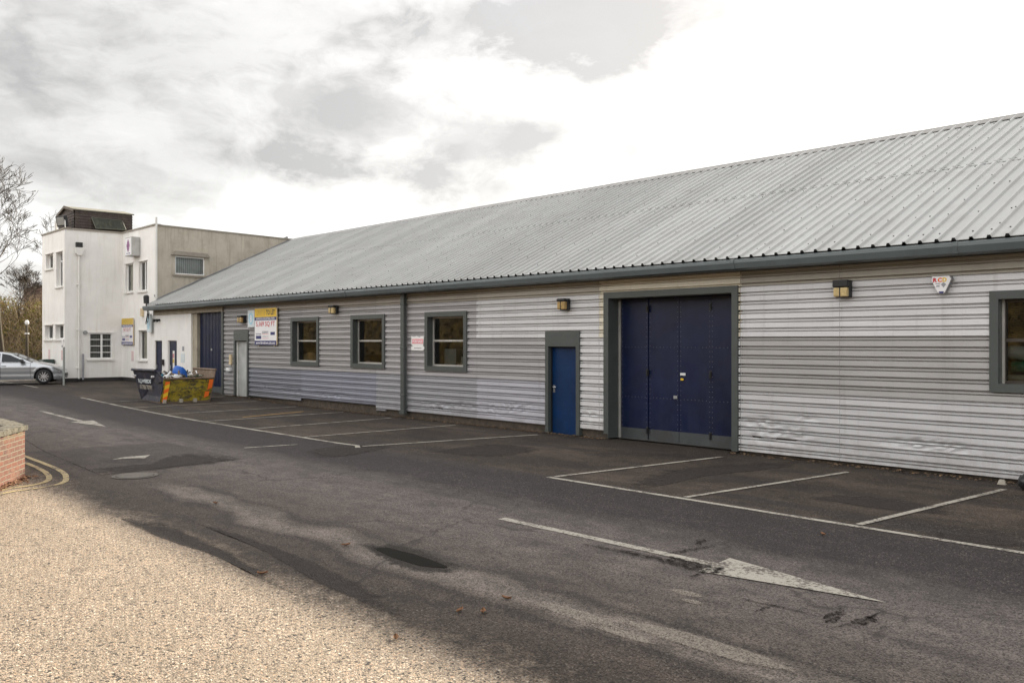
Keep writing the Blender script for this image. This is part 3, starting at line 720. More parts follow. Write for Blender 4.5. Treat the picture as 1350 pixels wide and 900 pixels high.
for k in (3, 4):   # venetian blind in the upper sash
    a, b = OPEN[6 if k == 3 else 7][:2]
    w = MB(); z = 2.12
    while z < 2.7: w.mesh([(a + .2, 14.63, z), (b - .2, 14.63, z), (b - .2, 14.65, z + .016), (a + .2, 14.65, z + .016)], [(0, 1, 2, 3)]); z += .026
    for xx in (a + .4, a + .6, b - .5): w.box(xx, xx + .008, 14.625, 14.63, 2.1, 2.7)
    w.build('blind', M['inner_dark'], wins[k])

# --- personnel doors
def pdoor(a, b, top, head, mat, name='door', zb=.02, light_jamb=False):
    Y0 = 14.365
    w = MB(); w.box(a, b, Y0, 14.5, head, top); w.box(a, a + .1, Y0, 14.5, zb + .02, head); w.box(b - .1, b, Y0, 14.5, zb + .02, head)
    fr = w.build('door_surround', M['trim'], WH)
    w = MB(); w.box(a + .10, b - .10, 14.50, 14.55, zb, head - .015); dl = w.build('door', mat, WH, bevel=.004)
    w = MB(); w.box(a + .102, a + .13, 14.44, 14.49, zb, head - .01) if light_jamb else w.box(a + .101, a + .112, 14.46, 14.499, zb, head - .01); w.build('door_frame', M['white_paint'] if light_jamb else M['black'], dl)
    w = MB(); hx = a + .17
    if not light_jamb:
        w.box(hx - .025, hx + .025, 14.485, 14.50, .93, 1.10); w.tube([(hx, 14.48, 1.06), (hx, 14.44, 1.06), (hx + .11, 14.44, 1.06)], .011, 6); w.build('handle', M['chrome'], dl)
    return dl
pdoor(-14.53, -13.46, 2.33, 1.985, M['blue'], zb=.0)
M['lt_door'] = mk('lt_door', (.40, .41, .40), .5, streak=.3, dirt=(.3, .3, .29))
pdoor(-30.64, -29.50, 2.49, 2.13, M['lt_door'], zb=.12, light_jamb=True)

# --- big folding loading door
w = MB(); a, b, top = -12.74, -9.40, 3.15; Y0 = 14.36
w.box(a, b, Y0, 14.42, top - .13, top); w.box(a, a + .12, Y0, 14.42, .12, top - .13); w.box(b - .13, b, Y0, 14.42, .04, top - .13)
w.box(a + .12, a + .135, 14.36, 14.80, .03, top - .13); w.box(b - .145, b - .13, 14.42, 14.80, .03, top - .13); w.box(a + .135, b - .145, 14.42, 14.80, top - .145, top - .13)
w.build('door_surround', M['trim'], WH)
w = MB(); w.box(a + .136, a + .165, 14.70, 14.75, .0, top - .15); w.build('guide_rail', M['alu'], WH)
X = [-12.58, -11.84, -11.05, -10.27, -9.545]
for i in range(4):
    x0, x1 = X[i] + .004, X[i + 1] - .004; yo = 14.76 + (.0, .02, .02, .0)[i]
    w = MB(); w.box(x0, x1, yo, yo + .04, .02, 2.995)
    w.cur = 1
    z = .1
    while z < 2.98:
        for xx in (x0 + .035, x1 - .035): w.tube([(xx, yo + .002, z), (xx, yo - .008, z)], .009, 6)
        z += .1
    for zz in (.92, 1.98):
        xx = x0 + .12
        while xx < x1 - .05: w.tube([(xx, yo + .002, zz), (xx, yo - .007, zz)], .009, 6); xx += .09
    dl = w.build('loading_door', [M['navy'], M['rivet']], WH)
    w = MB(); w.box(x0 + .002, x1 - .002, yo - .010, yo - .002, .025, .255); w.build('kick_plate', M['kick'], dl)
    if i in (0, 2):
        for zz in (2.72, 1.38, .16):
            w = MB(); w.box(x1 - .03, x1 + .03, yo - .035, yo - .009, zz, zz + .14); w.tube([(x1, yo - .04, zz + .02), (x1, yo - .04, zz + .12)], .018, 6); w.build('hinge', M['black'], dl)
    if i == 2:
        w = MB(); w.box(x0 + .03, x0 + .16, yo - .018, yo - .009, 1.41, 1.46); w.build('label', M['bag_white'], dl)
        w = MB(); w.box(x0 + .04, x0 + .11, yo - .018, yo - .009, 1.31, 1.35); w.build('label', M['hiyellow'], dl)
        w = MB(); w.box(x0 - .13, x0 - .04, yo - .03, yo - .009, .93, .99); w.build('padlock', M['steel'], dl)

# --- roof ----------------------------------------------------------
TN = .461; RY, RZ = 21.37, 7.03; EY = 14.0; EZ = RZ - (RY - EY) * TN
cs, sn = math.cos(math.atan(TN)), math.sin(math.atan(TN))
def rp(x, y, h=0.): # point on the roof plane lifted by h along its normal
    return (x, y - h * sn, RZ - (RY - y) * TN + h * cs)
def rib_profile(x0, n):
    """(x, h) for n ribs at 0.25 m"""
    p = []
    for k in range(n):
        b = x0 + k * .25
        p += [(b, 0), (b + .088, 0), (b + .105, .040), (b + .145, .040), (b + .162, 0)]
    p.append((x0 + n * .25, 0)); return p
def wall_y(x): return 14.45 + max(0, (-38.25 - x)) * 7.0 if x < -38.25 else EY
def roof_part(y0, y1, lift, name):
    mb = MB(); x = -39.5; p = rib_profile(x, int((8.3 + 39.5) / .25)); vs = []
    for q, h in p:
        ya = max(y0, wall_y(q) if q < -38.25 else y0); ya = min(ya, y1 - .01)
        for yy in (ya, y1): vs.append(rp(q, yy, h + lift + .004 * mnoise.noise(Vector((q * .7, yy, 1)))))
    mb.mesh(vs, [(2 * i, 2 * i + 2, 2 * i + 3, 2 * i + 1) for i in range(len(p) - 1)])
    # lower edge thickness
    fs_ = []
    v2 = []
    for i, (q, h) in enumerate(p): v2 += [vs[2 * i], (vs[2 * i][0], vs[2 * i][1] + .004, vs[2 * i][2] - .009)]
    mb.mesh(v2, [(2 * i, 2 * i + 2, 2 * i + 3, 2 * i + 1) for i in range(len(p) - 1)])
    mb.cur = 1
    def screw(xx, yy, h, r=.013):
        n = 6; c = [rp(xx + r * math.cos(2 * math.pi * k / n), yy + r * math.sin(2 * math.pi * k / n) * cs, h + lift + .012) for k in range(n)]
        c0 = [rp(xx + r * math.cos(2 * math.pi * k / n), yy + r * math.sin(2 * math.pi * k / n) * cs, h + lift - .002) for k in range(n)]
        mb.mesh(c + c0, [tuple(range(n))] + [(k, (k + 1) % n, n + (k + 1) % n, n + k) for k in range(n)])
    rows = [r_ for r_ in (14.35, 15.25, 16.6, 17.85, 19.1, 20.3, 21.0) if y0 < r_ < y1]
    for k in range(int(46 / .25)):
        b = -38 + k * .25
        for r_ in rows:
            if random.random() < (.6 if b < -34 else .25): continue
            if k % 2 == 0 or r_ < 15 or random.random() < .25: screw(b + .04 + random.uniform(-.012, .012), r_ + random.uniform(-.05, .05), 0)
        if k % 4 == 0:   # stitching along the side laps
            yy = y0 + .5
            while yy < y1: screw(b + .125, yy + random.uniform(-.05, .05), .040, .010); yy += .62
    mb.cur = 2
    if y0 == EY:     # black faces painting the shade inside the open rib ends
        x = -38.25; k = 0
        while x < 8:
            if k % 4: mb.mesh([rp(x + .088, EY - .002, -.002), rp(x + .162, EY - .002, -.002), rp(x + .143, EY - .002, .037), rp(x + .107, EY - .002, .037)], [(0, 1, 2, 3)])
            x += .25; k += 1
    return mb.build(name, [M['roof'], M['screw'], M['black']], WH)
roof_part(EY, 18.05, 0, 'roof'); roof_part(17.93, RY - .02, .010, 'roof')
w = MB()   # dark strip painting the gap shadow along the lap
p = rib_profile(-37.9, int(46 / .25)); vs = []
for q, h in p: vs += [rp(q, 17.922, h + .001), rp(q, 17.922, h + .0085)]
w.mesh(vs, [(2 * i, 2 * i + 2, 2 * i + 3, 2 * i + 1) for i in range(len(p) - 1)]); w.build('lap_shadow', M['screw'], WH)
w = MB()   # back slope
w.face([(-39.3, RY, RZ), (8.3, RY, RZ), (8.3, 28.7, RZ - 7.33 * TN), (-39.3, 28.7, RZ - 7.33 * TN)]); w.build('roof', M['roof'], WH)
w = MB()   # ridge cap
xs_ = [-39.0 + i * 3 for i in range(17)]; xs_[-1] = 8.35
for a, b in zip(xs_, xs_[1:]):
    pr = [rp(0, RY - .21, .030)[1:], rp(0, RY - .20, .046)[1:], rp(0, RY - .05, .048)[1:], (RY, RZ + .075), (RY + .05, RZ + .03), (RY + .2, RZ - .03)]
    w.mesh([(a + .004, y, z) for y, z in pr] + [(b + .02, y, z + .002) for y, z in pr], [(i, i + 1, 6 + i + 1, 6 + i) for i in range(5)])
w.cur = 1; x = -38.9  # black faces paint the shaded gaps between ribs under the cap
while x < 8:
    w.mesh([rp(x + .165, RY - .17, .0), rp(x + .335, RY - .17, .0), rp(x + .358, RY - .17, .042), rp(x + .142, RY - .17, .042)], [(0, 1, 2, 3)]); x += .25
w.build('ridge_cap', [mk('ridge_cap', (.30, .29, .28), .5, metal=.2, var=.15, dirtf=.3), M['black']], WH)
# lead flashing where the roof meets the white building
w = MB(); vs = []
for i in range(13):
    y = 14.45 + (21.25 - 14.45) * i / 12; xw = -38.25 - (y - 14.45) / 7.0 + .012
    a_ = rp(xw, y, .10); b_ = rp(xw, y, .26)
    vs += [(xw + .004, *a_[1:]), (xw + .004, b_[1], b_[2] + .005 * (i % 2)), rp(xw + .17, y, .05 + .006 * (i % 2))]
w.mesh(vs, [(3 * i, 3 * i + 1, 3 * i + 4, 3 * i + 3) for i in range(12)] + [(3 * i + 2, 3 * i, 3 * i + 3, 3 * i + 5) for i in range(12)])
w.build('flashing', M['lead'], WH)
# gutter: box gutter with sloped face, in bolted lengths
gut = [(14.02, 3.595), (13.97, 3.600), (13.93, 3.585), (13.925, 3.53), (13.955, 3.43), (14.01, 3.405), (14.35, 3.415), (14.35, 3.60)]
gj = [-38.42, -34.4, -30.4, -26.4, -22.4, -18.4, -14.4, -9.2, -5.3, -1.3, 2.7, 8.3]
w = MB()
for a, b in zip(gj, gj[1:]):
    sgn = random.choice((-.003, 0, .003)); w.prism(gut, lambda y, z, x: (x, y + sgn, z), a + .003, b - .003)
    w.prism([(y - (.006 if y < 14.1 else -.0), z + (.006 if z > 3.5 else -.006)) for y, z in gut], lambda y, z, x: (x, y + sgn, z), b - .07, b + .004)
w.build('gutter', M['gutter'], WH)
w = MB(); w.box(-20.09, -19.93, 14.255, 14.355, .22, 3.41); w.box(-20.12, -19.90, 14.24, 14.36, .10, .22)
for z in (.6, 1.9, 3.1): w.box(-20.105, -19.915, 14.248, 14.358, z, z + .05)
w.build('downpipe', M['trim'], WH, bevel=.012)
w = MB(); w.box(-31.5, 8, 14.345, 14.355, 3.40, 3.412); w.build('soffit_trim', M['trim'], WH)

# ================================================================== WHITE BUILDING
WB = thing('office_building', 'white rendered two storey flat roofed office block at the far end of the yard', 'building', (-41, 16, .2))
HT = 7.05; XW, YF, XL = -42.2, 11.93, -45.65
fr = mapY(14.40); wf = mapY(YF)
ws = lambda u, v, d: (XW - d, u, v)
sk0 = Vector((-38.2, 14.40)); skd = Vector((-1.0, 7.0)).normalized(); skn = Vector((-skd.y, skd.x)) # inward
if skn.x > 0: skn = -skn
def sw(u, v, d): p = sk0 + skd * u + skn * d; return (p.x, p.y, v)
FW = [(-41.80, -40.85, 4.35, 5.62), (-40.14, -39.17, 4.33, 5.62), (-40.14, -39.17, 1.30, 2.58)]
SWN = [(12.97, 13.95, 1.32, 2.48)]
WW = [(-45.05, -43.95, 5.45, 6.12), (-43.44, -42.50, 4.57, 6.10), (-45.2, -43.92, 2.21, 2.85), (-43.57, -42.32, 2.21, 2.85)]
SK = [(.90, 2.33, 5.03, 5.82)]
w = MB()
holed(w, fr, XW, -38.2, -.2, HT, FW, .15)
holed(w, ws, YF, 14.40, -.2, HT, SWN, .10)
holed(w, wf, XL, XW, -.2, HT, WW, .22)
w.face([(XL, YF, -.2), (XL, 28, -.2), (XL, 28, HT), (XL, YF, HT)]); w.face([(XL, 28, -.2), (-38, 28, -.2), (-38, 28, HT), (XL, 28, HT)])
w.build('wall', M['white_render'], WB)
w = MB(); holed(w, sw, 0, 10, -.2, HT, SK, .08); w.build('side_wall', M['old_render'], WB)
w = MB(); w.face([(XL + .2, YF + .2, HT - .25), (XW - .2, YF + .2, HT - .25), (XW - .2, 14.6, HT - .25), (-38.4, 14.6, HT - .25), (-39.6, 24, HT - .25), (-39.6, 28, HT - .25), (XL + .2, 28, HT - .25)]); w.build('flat_roof', M['roof_felt'], WB)
w = MB()   # coping
w.mbox(fr, XW + .04, -38.16, -.04, .22, HT, HT + .07); w.mbox(ws, YF - .04, 14.36, -.04, .22, HT, HT + .07); w.mbox(wf, XL - .04, XW + .03, -.041, .22, HT + .001, HT + .069)
w.mbox(sw, -.03, 10, -.04, .2, HT - .002, HT + .055); w.build('coping', M['coping'], WB)
w = MB()
for a, b in ((YF, 14.4),): w.mbox(ws, a - .012, b, -.014, .0, .1, .475)
w.mbox(wf, XL, XW + .013, -.012, 0, .1, .475); w.mbox(fr, XW, -38.32, -.012, 0, .1, .475); w.build('plinth', M['black_plinth'], WB)
def wb_window(mp, h, kind, inward=.15, sill=True, hood=False, bars=0, curtain='blind'):
    a, b, c, d = h; s = .05
    w = MB(); w.mbox(mp, a, a + s, inward - .05, inward, c, d); w.mbox(mp, b - s, b, inward - .05, inward, c, d); w.mbox(mp, a + s, b - s, inward - .05, inward, c, c + s); w.mbox(mp, a + s, b - s, inward - .05, inward, d - s, d)
    if kind == 'split': m_ = (a + b) / 2 + .04; w.mbox(mp, m_ - .04, m_ + .04, inward - .055, inward, c + s, d - s)
    if kind == 'tall': w.mbox(mp, a + s, b - s, inward - .055, inward, d - .42, d - .36); m_ = (a + b) / 2; w.mbox(mp, m_ - .03, m_ + .03, inward - .055, inward, c + s, d - .42)
    for k in range(bars): z = c + (d - c) * (k + 1) / (bars + 1); w.mbox(mp, a + s, b - s, inward - .045, inward - .02, z - .015, z + .015)
    win = w.build('window', M['upvc'], WB)
    w = MB(); w.face([mp(a + .01, c + .01, inward - .015), mp(b - .01, c + .01, inward - .015), mp(b - .01, d - .01, inward - .015), mp(a + .01, d - .01, inward - .015)]); w.build('pane', M['glass_clear'], win)
    w = MB()
    n = max(3, int((b - a) / .09))
    for k in range(n):
        u = a + (b - a) * k / n; w.face([mp(u, c, inward + .06), mp(u + (b - a) / n * .95, c, inward + .09), mp(u + (b - a) / n * .95, d, inward + .09), mp(u, d, inward + .06)])
    w.build('blind', M[curtain], win)
    w = MB(); w.face([mp(a - .1, c - .1, inward + .12), mp(b + .1, c - .1, inward + .12), mp(b + .1, d + .1, inward + .12), mp(a - .1, d + .1, inward + .12)]); w.build('window_backing', M['inner_dark'], win)
    if sill: w = MB(); w.mbox(mp, a - .12, b + .08, -.07, inward - .051, c - .09, c - .002); w.build('sill', M['coping'] if hood else M['white_paint'], win, bevel=.008)
    w = MB()
    if hood:
        w.prism([(a - .2, d + .03), (b + .2, d + .03), (b + .05, d + .2), (a - .05, d + .2)], lambda u, v, dd: mp(u, v, dd), -.14, -.0); w.build('window_hood', M['coping'], win)
    else: w.mbox(mp, a - .12, b + .1, -.03, -.001, d + .002, d + .06); w.build('lintel', M['white_render'], win)
wb_window(fr, FW[0], 'plain', curtain='blind_cream'); wb_window(fr, FW[1], 'split', curtain='dk_curtain'); wb_window(fr, FW[2], 'plain', curtain='blind_cream')
wb_window(ws, SWN[0], 'split', .10, bars=3, curtain='dk_curtain')
wb_window(wf, WW[0], 'plain', .22, curtain='dk_curtain'); wb_window(wf, WW[1], 'tall', .22, curtain='dk_curtain'); wb_window(wf, WW[2], 'split', .22, curtain='dk_curtain'); wb_window(wf, WW[3], 'split', .22, curtain='dk_curtain')
wb_window(sw, SK[0], 'plain', .08, hood=True, curtain='blind')
w = MB(); w.mbox(sw, -.02, .06, -.05, 0, 3.7, HT + .35); w.build('cable_trunking', M['white_paint'], WB)
# hopper and rainwater pipe on the wing side
w = MB(); w.prism([(12.30, 6.27), (12.72, 6.27), (12.66, 6.02), (12.56, 5.92), (12.44, 5.92), (12.34, 6.02)], ws, -.2, 0.); hp = w.build('hopper', M['white_paint'], WB, bevel=.01)
w = MB(); w.mbox(ws, 12.38, 12.64, -.15, .0, 6.29, 6.50); w.build('outlet', M['black'], hp)
w = MB(); w.tube([(XW + .08, 12.5, 5.95), (XW + .08, 12.5, .45)], .045, 10)
for z in (2.6, 4.6, .9): w.mbox(ws, 12.42, 12.58, -.13, 0, z, z + .04)
w.build('rain_pipe', M['white_paint'], WB, smooth=False)
w = MB(); w.tube([(XW + .08, 12.5, .45), (XW + .08, 12.5, .28)], .055, 10); w.build('pipe_shoe', M['black'], WB)
w = MB(); w.tube([(XW + .06, 12.68, .4), (XW + .06, 12.68, 1.55)], .04, 8); w.build('waste_pipe', M['grey_text'], WB)
w = MB(); w.tube([(XW, 12.78, 2.5), (XW + .1, 12.78, 2.5)], .085, 12); w.build('vent', M['steel'], WB)

# wall mounted and roof things of the office
def box_on(name, label, cat, mp, a, b, c, d, depth, mat, group=None, bevel=.006):
    w = MB(); w.mbox(mp, a, b, -depth, -.002, c, d); o = mp((a + b) / 2, c, 0)
    return tag(w.build(name, mat, bevel=bevel, origin=o), label, cat, group)
# lit-box sign with emblem
t_ = thing('box_sign', 'projecting grey box sign with a purple emblem high on the white wall', 'sign', fr(-40.3, 5.9, -.1))
w = MB(); w.mbox(fr, -40.75, -39.95, -.38, -.02, 5.87, 6.70); w.build('sign_box', mk('box_grey', (.42, .42, .41), .5), t_, bevel=.01)
w = MB(); w.mbox(fr, -40.72, -39.98, -.388, -.381, 5.91, 6.66); w.build('sign_face', M['white_sign'], t_)
w = MB()
for uu, vv, r_ in ((-40.35, 6.52, .07), (-40.35, 6.13, .07), (-40.45, 6.33, .085), (-40.25, 6.33, .085), (-40.35, 6.33, .07), (-40.42, 6.44, .065), (-40.28, 6.44, .065), (-40.42, 6.21, .065), (-40.28, 6.21, .065)):
    n = 12; w.face([fr(uu + r_ * math.cos(2 * math.pi * k / n), vv + r_ * 1.15 * math.sin(2 * math.pi * k / n), -.3895 - .0004 * (uu + 41) * 3 - .0003 * vv) for k in range(n)])
w.build('emblem', M['purple'], t_)
w = MB(); w.mbox(fr, -40.55, -40.40, -.391, -.389, 5.965, 6.0); w.mbox(fr, -40.33, -40.1, -.391, -.389, 5.965, 6.0); w.build('sign_writing', M['navy_faded'], t_)

def let_board(loc_mp, u0, u1, v0, v1, label, unit, area, faded, name='to_let_board'):
    W, Hh = u1 - u0, v1 - v0; uc = (u0 + u1) / 2; sx = W / 1.55; sy = Hh / 1.22
    t_ = thing(name, label, 'sign board', loc_mp(uc, v0, -.03), group='agents boards on the walls')
    Y = M['yellow_faded' if faded else 'yellow_sign']; Nv = M['navy_faded' if faded else 'navy_sign']; Rd = M['red_faded' if faded else 'red']; d = -.075
    w = MB(); w.mbox(loc_mp, u0, u1, -.07, -.045, v0, v1); w.build('board', M['white_sign'], t_)
    w = MB(); w.mbox(loc_mp, u1 + .002, u1 + .03, -.075, -.045, v0, v1); w.build('batten', M['beige_plastic'], t_)
    for uq in (u0 + .2, u1 - .25): w = MB(); w.mbox(loc_mp, uq, uq + .05, -.044, -.002, v0 - .04, v1); w.build('batten', M['beige_plastic'], t_)
    w = MB(); w.mbox(loc_mp, u0 + .003, u1 - .003, -.0735, -.0705, v1 - .29 * sy, v1 - .003); w.build('yellow_band', Y, t_)
    w = MB(); w.mbox(loc_mp, u0 + .003, u1 - .003, -.0735, -.0705, v1 - .40 * sy, v1 - .295 * sy); w.build('blue_band', Nv, t_)
    w = MB(); w.mbox(loc_mp, u0 + .003, u1 - .003, -.0735, -.0705, v0 + .003, v0 + .145 * sy); w.build('blue_band', Nv, t_)
    w = MB(); add_text(w, unit, loc_mp, uc - .33 * sx, v1 - .145 * sy, .60 * sx, .17 * sy, d, -.005); w.build('lettering', M['pale_text'] if not faded else M['yellow_faded'], t_)
    w = MB(); add_text(w, 'TO LET', loc_mp, uc + .36 * sx, v1 - .145 * sy, .60 * sx, .17 * sy, d, .03); w.build('lettering', M['black_text'] if not faded else M['pale_text'], t_)
    w = MB(); add_text(w, 'HARRISON INDUSTRIAL PARK', loc_mp, uc, v1 - .345 * sy, 1.32 * sx, .065 * sy, d, .015); w.build('lettering', M['white_sign'], t_)
    w = MB(); add_text(w, area, loc_mp, uc, v1 - .53 * sy, 1.34 * sx * (1 if len(area) > 10 else .75), .19 * sy, d, .01); w.build('lettering', Rd, t_)
    w = MB(); add_text(w, 'www.farndown.uk.com', loc_mp, uc, v0 + .075 * sy, 1.36 * sx, .09 * sy, d, .02); w.build('lettering', M['white_sign'], t_)
    w = MB(); w.mbox(loc_mp, uc - .68 * sx, uc - .30 * sx, -.0735, -.0705, v0 + .20 * sy, v0 + .31 * sy); w.build('logo', Nv, t_)
    w = MB(); w.mbox(loc_mp, uc + .36 * sx, uc + .66 * sx, -.0735, -.0705, v0 + .33 * sy, v0 + .43 * sy); w.build('logo', Nv, t_)
    w = MB(); add_text(w, 'GLENNY', loc_mp, uc, v0 + .425 * sy, .46 * sx, .075 * sy, d, .03); add_text(w, '01992 467 777', loc_mp, uc, v0 + .28 * sy, .44 * sx, .045 * sy, d); w.build('lettering', M['grey_text'], t_)
    w = MB(); w.mbox(loc_mp, uc - .23 * sx, uc + .23 * sx, -.0735, -.0705, v0 + .355 * sy, v0 + .37 * sy); w.mbox(loc_mp, uc - .23 * sx, uc + .23 * sx, -.0735, -.0705, v0 + .21 * sy, v0 + .225 * sy); w.build('underline', M['red_faded'], t_)
    w = MB(); add_text(w, 'harrison', loc_mp, uc - .49 * sx, v0 + .375 * sy, .38 * sx, .05 * sy, d, .01); w.build('lettering', Nv, t_)
    return t_
let_board(FAC, -28.90, -27.32, 1.98, 3.24, 'bright yellow, white and blue to let board beside a pale number plaque on ribbed cladding', 'UNIT 8', '5,169 SQ FT', False)
let_board(fr, -42.10, -40.66, 1.94, 3.15, 'faded to let board on the white rendered wall above the skip', 'UNIT 7', '967 SQ FT', True)
def number_plaque(mp, a, b, c, d, txt, label):
    t_ = thing('number_plaque', label, 'plaque', mp((a + b) / 2, c, -.02), group='unit number plaques')
    w = MB(); w.mbox(mp, a, b, -.07, -.01, c, d); w.build('plate', M['plaque'], t_, bevel=.005)
    w = MB(); uc, vc = (a + b) / 2, (c + d) / 2; rx, ry = (b - a) * .36, (d - c) * .36
    w.face([mp(uc + rx * math.cos(k * math.pi / 10), vc + ry * math.sin(k * math.pi / 10), -.0715) for k in range(20)]); w.build('disc', M['lt_blue'], t_)
    w = MB(); add_text(w, txt, mp, uc, vc, rx * .8, ry * 1.2, -.0735, .02); w.build('number', M['white_sign'], t_)
number_plaque(FAC, -29.44, -28.94, 2.6, 3.2, '8', 'pale blue number plaque left of the bright to let board')
number_plaque(mapY(14.30), -38.75, -38.33, 2.50, 3.28, '7', 'pale blue number plaque hanging under the left end of the gutter')

# lamps
def bulkhead(x, z, w_, h_, mat, label, dp=.16, cap=.38):
    t_ = thing('wall_lamp', label, 'lamp', (x, 14.36, z), group='lamps on the cladding')
    w = MB(); w.box(x - w_ / 2, x + w_ / 2, 14.30, 14.395, z, z + h_); w.box(x - w_ / 2, x + w_ / 2, 14.36 - dp, 14.30, z + h_ * (1 - cap), z + h_); w.build('housing', M['black'], t_, bevel=.02)
    w = MB(); w.box(x - w_ * .45, x + w_ * .45, 14.37 - dp, 14.30, z + .015, z + h_ * (1 - cap) - .003); w.build('diffuser', mat, t_, bevel=.02)
    w = MB(); w.box(x - .008, x + .008, 14.362 - dp, 14.368 - dp, z + .01, z + h_ * (1 - cap) - .003); w.build('bar', M['black'], t_)
    return t_
bulkhead(-29.87, 2.76, .36, .27, M['lamp_glass'], 'small dark lantern above the pale grey door at the far end', cap=.25)
bulkhead(-23.66, 2.94, .34, .26, M['lamp_glass_pale'], 'dark capped lamp on the cladding between the two left windows', cap=.25)
bulkhead(-13.88, 2.80, .26, .26, M['lamp_glass'], 'small black lantern with two amber panes above the blue personnel door', cap=.25)
bulkhead(-7.30, 2.84, .27, .30, M['lamp_glass_pale'], 'dark topped bulkhead lamp right of the big blue folding door', cap=.42)
# alarm box
t_ = thing('alarm_box', 'triangular white alarm box with red and yellow letters high on the right cladding', 'alarm', (-5.66, 14.38, 2.84))
shield = [(-.145, .13), (.115, .13), (.145, .08), (.05, -.125), (.02, -.145), (-.03, -.145), (-.06, -.125), (-.16, .075)]
Al = lambda u, v, d: (-5.67 + u, 14.38 - d, 2.99 + v)
w = MB(); w.prism([(a * 1.06, b_ * 1.06) for a, b_ in shield], Al, 0, .075); w.build('case', mk('alarm_grey', (.22, .22, .22), .5), t_, bevel=.012)
w = MB(); w.prism([(a * .98, b_ * .98) for a, b_ in shield], Al, .0755, .082); w.build('cover', M['white_sign'], t_)
for i, (ch, mt) in enumerate((('R', 'red'), ('C', 'orange'), ('D', 'hiyellow'))):
    w = MB(); add_text(w, ch, lambda u, v, d: Al(u, v, d), -.098 + i * .072, .07, .064, .068, .084, .055); w.build('letter', M[mt], t_)
w = MB(); w.prism([(-.045, -.11), (.04, -.11), (.02, -.14), (-.03, -.14)], Al, .083, .086); w.build('strobe', M['navy_sign'], t_)
w = MB(); w.prism([(-.01, .0), (.03, .03), (.07, 0), (.03, -.05)], Al, .083, .086); w.prism([(-.09, .02), (-.02, .02), (-.02, .008), (-.09, .008)], Al, .083, .086); w.prism([(-.08, -.015), (-.03, -.015), (-.03, -.035), (-.08, -.035)], Al, .083, .086); w.build('badge', M['grey_text'], t_)
# torn notice
t_ = thing('notice', 'torn white notice with a pink band beside the downpipe', 'notice', (-19.45, 14.39, 1.85))
Nt = mapY(14.385); w = MB(); w.prism([(-19.74, 1.86), (-19.2, 1.85), (-19.14, 1.93), (-19.2, 1.98), (-19.17, 2.23), (-19.28, 2.24), (-19.38, 2.21), (-19.5, 2.25), (-19.62, 2.22), (-19.74, 2.25), (-19.74, 2.02), (-19.66, 1.98), (-19.74, 1.96)], Nt, 0, -.008); w.build('sheet', M['paper'], t_)
w = MB(); w.prism([(-19.70, 2.04), (-19.2, 2.04), (-19.2, 2.17), (-19.70, 2.17)], Nt, -.009, -.012); w.build('pink_band', M['pink'], t_)
w = MB(); w.prism([(-19.6, 1.91), (-19.28, 1.91), (-19.28, 1.93), (-19.6, 1.93)], Nt, -.009, -.011); w.build('writing', M['grey_text'], t_)
w = MB(); add_text(w, 'FOR SALE', Nt, -19.45, 2.105, .44, .07, -.0135, .02); w.build('writing', M['white_sign'], t_)

# things on the left white wall / door
box_on('key_box', 'beige entry keypad on the cladding left of the pale grey door', 'keypad', FAC, -30.95, -30.80, 1.25, 1.62, .07, M['beige_plastic'])
box_on('letter_box', 'small white letter tray below the beige keypad', 'box', FAC, -31.15, -30.85, 1.02, 1.14, .1, M['bag_white'])
box_on('lock_box', 'dark padlock box between the two blue doors', 'lock box', mapY(14.38), -37.36, -37.16, 1.12, 1.35, .09, M['black_plinth'])
box_on('wall_notice', 'small printed white notice right of the blue doors', 'notice', mapY(14.38), -35.42, -35.05, 1.25, 1.62, .012, M['plaque'], bevel=0)
box_on('wall_sticker', 'torn sticker above the printed notice on the white wall', 'sticker', mapY(14.38), -35.30, -35.12, 1.72, 1.9, .01, M['grey_text'], bevel=0)
for i, (x, l) in enumerate(((-38.0, 'left dark dome camera under the gutter on the white wall'), (-37.65, 'right dark dome camera under the gutter on the white wall'))):
    t_ = thing('security_camera', l, 'camera', (x, 14.3, 2.95), group='cameras above the blue doors')
    w = MB(); w.tube([(x, 14.38, 3.0), (x, 14.30, 3.0)], .05, 10); w.build('bracket', M['black'], t_)
    w = MB(); w.tube([(x, 14.31, 3.0), (x - .01, 14.26, 2.985), (x - .02, 14.22, 2.965)], [.05, .075, .05], 10); w.build('housing', M['black'], t_, smooth=True)
# floodlight on gutter end with cables
t_ = thing('pole_camera', 'black cylindrical camera standing on the left end of the gutter', 'camera', (-38.1, 14.0, 3.6))
w = MB(); w.tube([(-38.15, 14.0, 3.6), (-38.15, 14.0, 3.72)], .03, 8); w.build('bracket', M['black'], t_)
w = MB(); w.tube([(-38.15, 14.0, 3.71), (-38.17, 14.0, 4.0), (-38.18, 14.0, 4.05)], [.11, .12, .09], 12); w.build('housing', M['black'], t_, smooth=False)
w = MB()
for k in range(3):
    pts = catmull([(-38.35 + .04 * k, 3.42), (-38.50 + .1 * k, 3.15), (-38.62 + .12 * k, 2.86 + .05 * k), (-38.40 + .08 * k, 2.93), (-38.22, 3.22), (-38.26 - .05 * k, 3.42)], 6)
    w.tube([(a, 14.14 - .02 * k, b_) for a, b_ in pts], .011, 5)
tag(w.build('loose_cable', M['black'], origin=(-38.4, 14.12, 3.4)), 'tangle of loose black cable hanging from the left end of the gutter', 'cable')
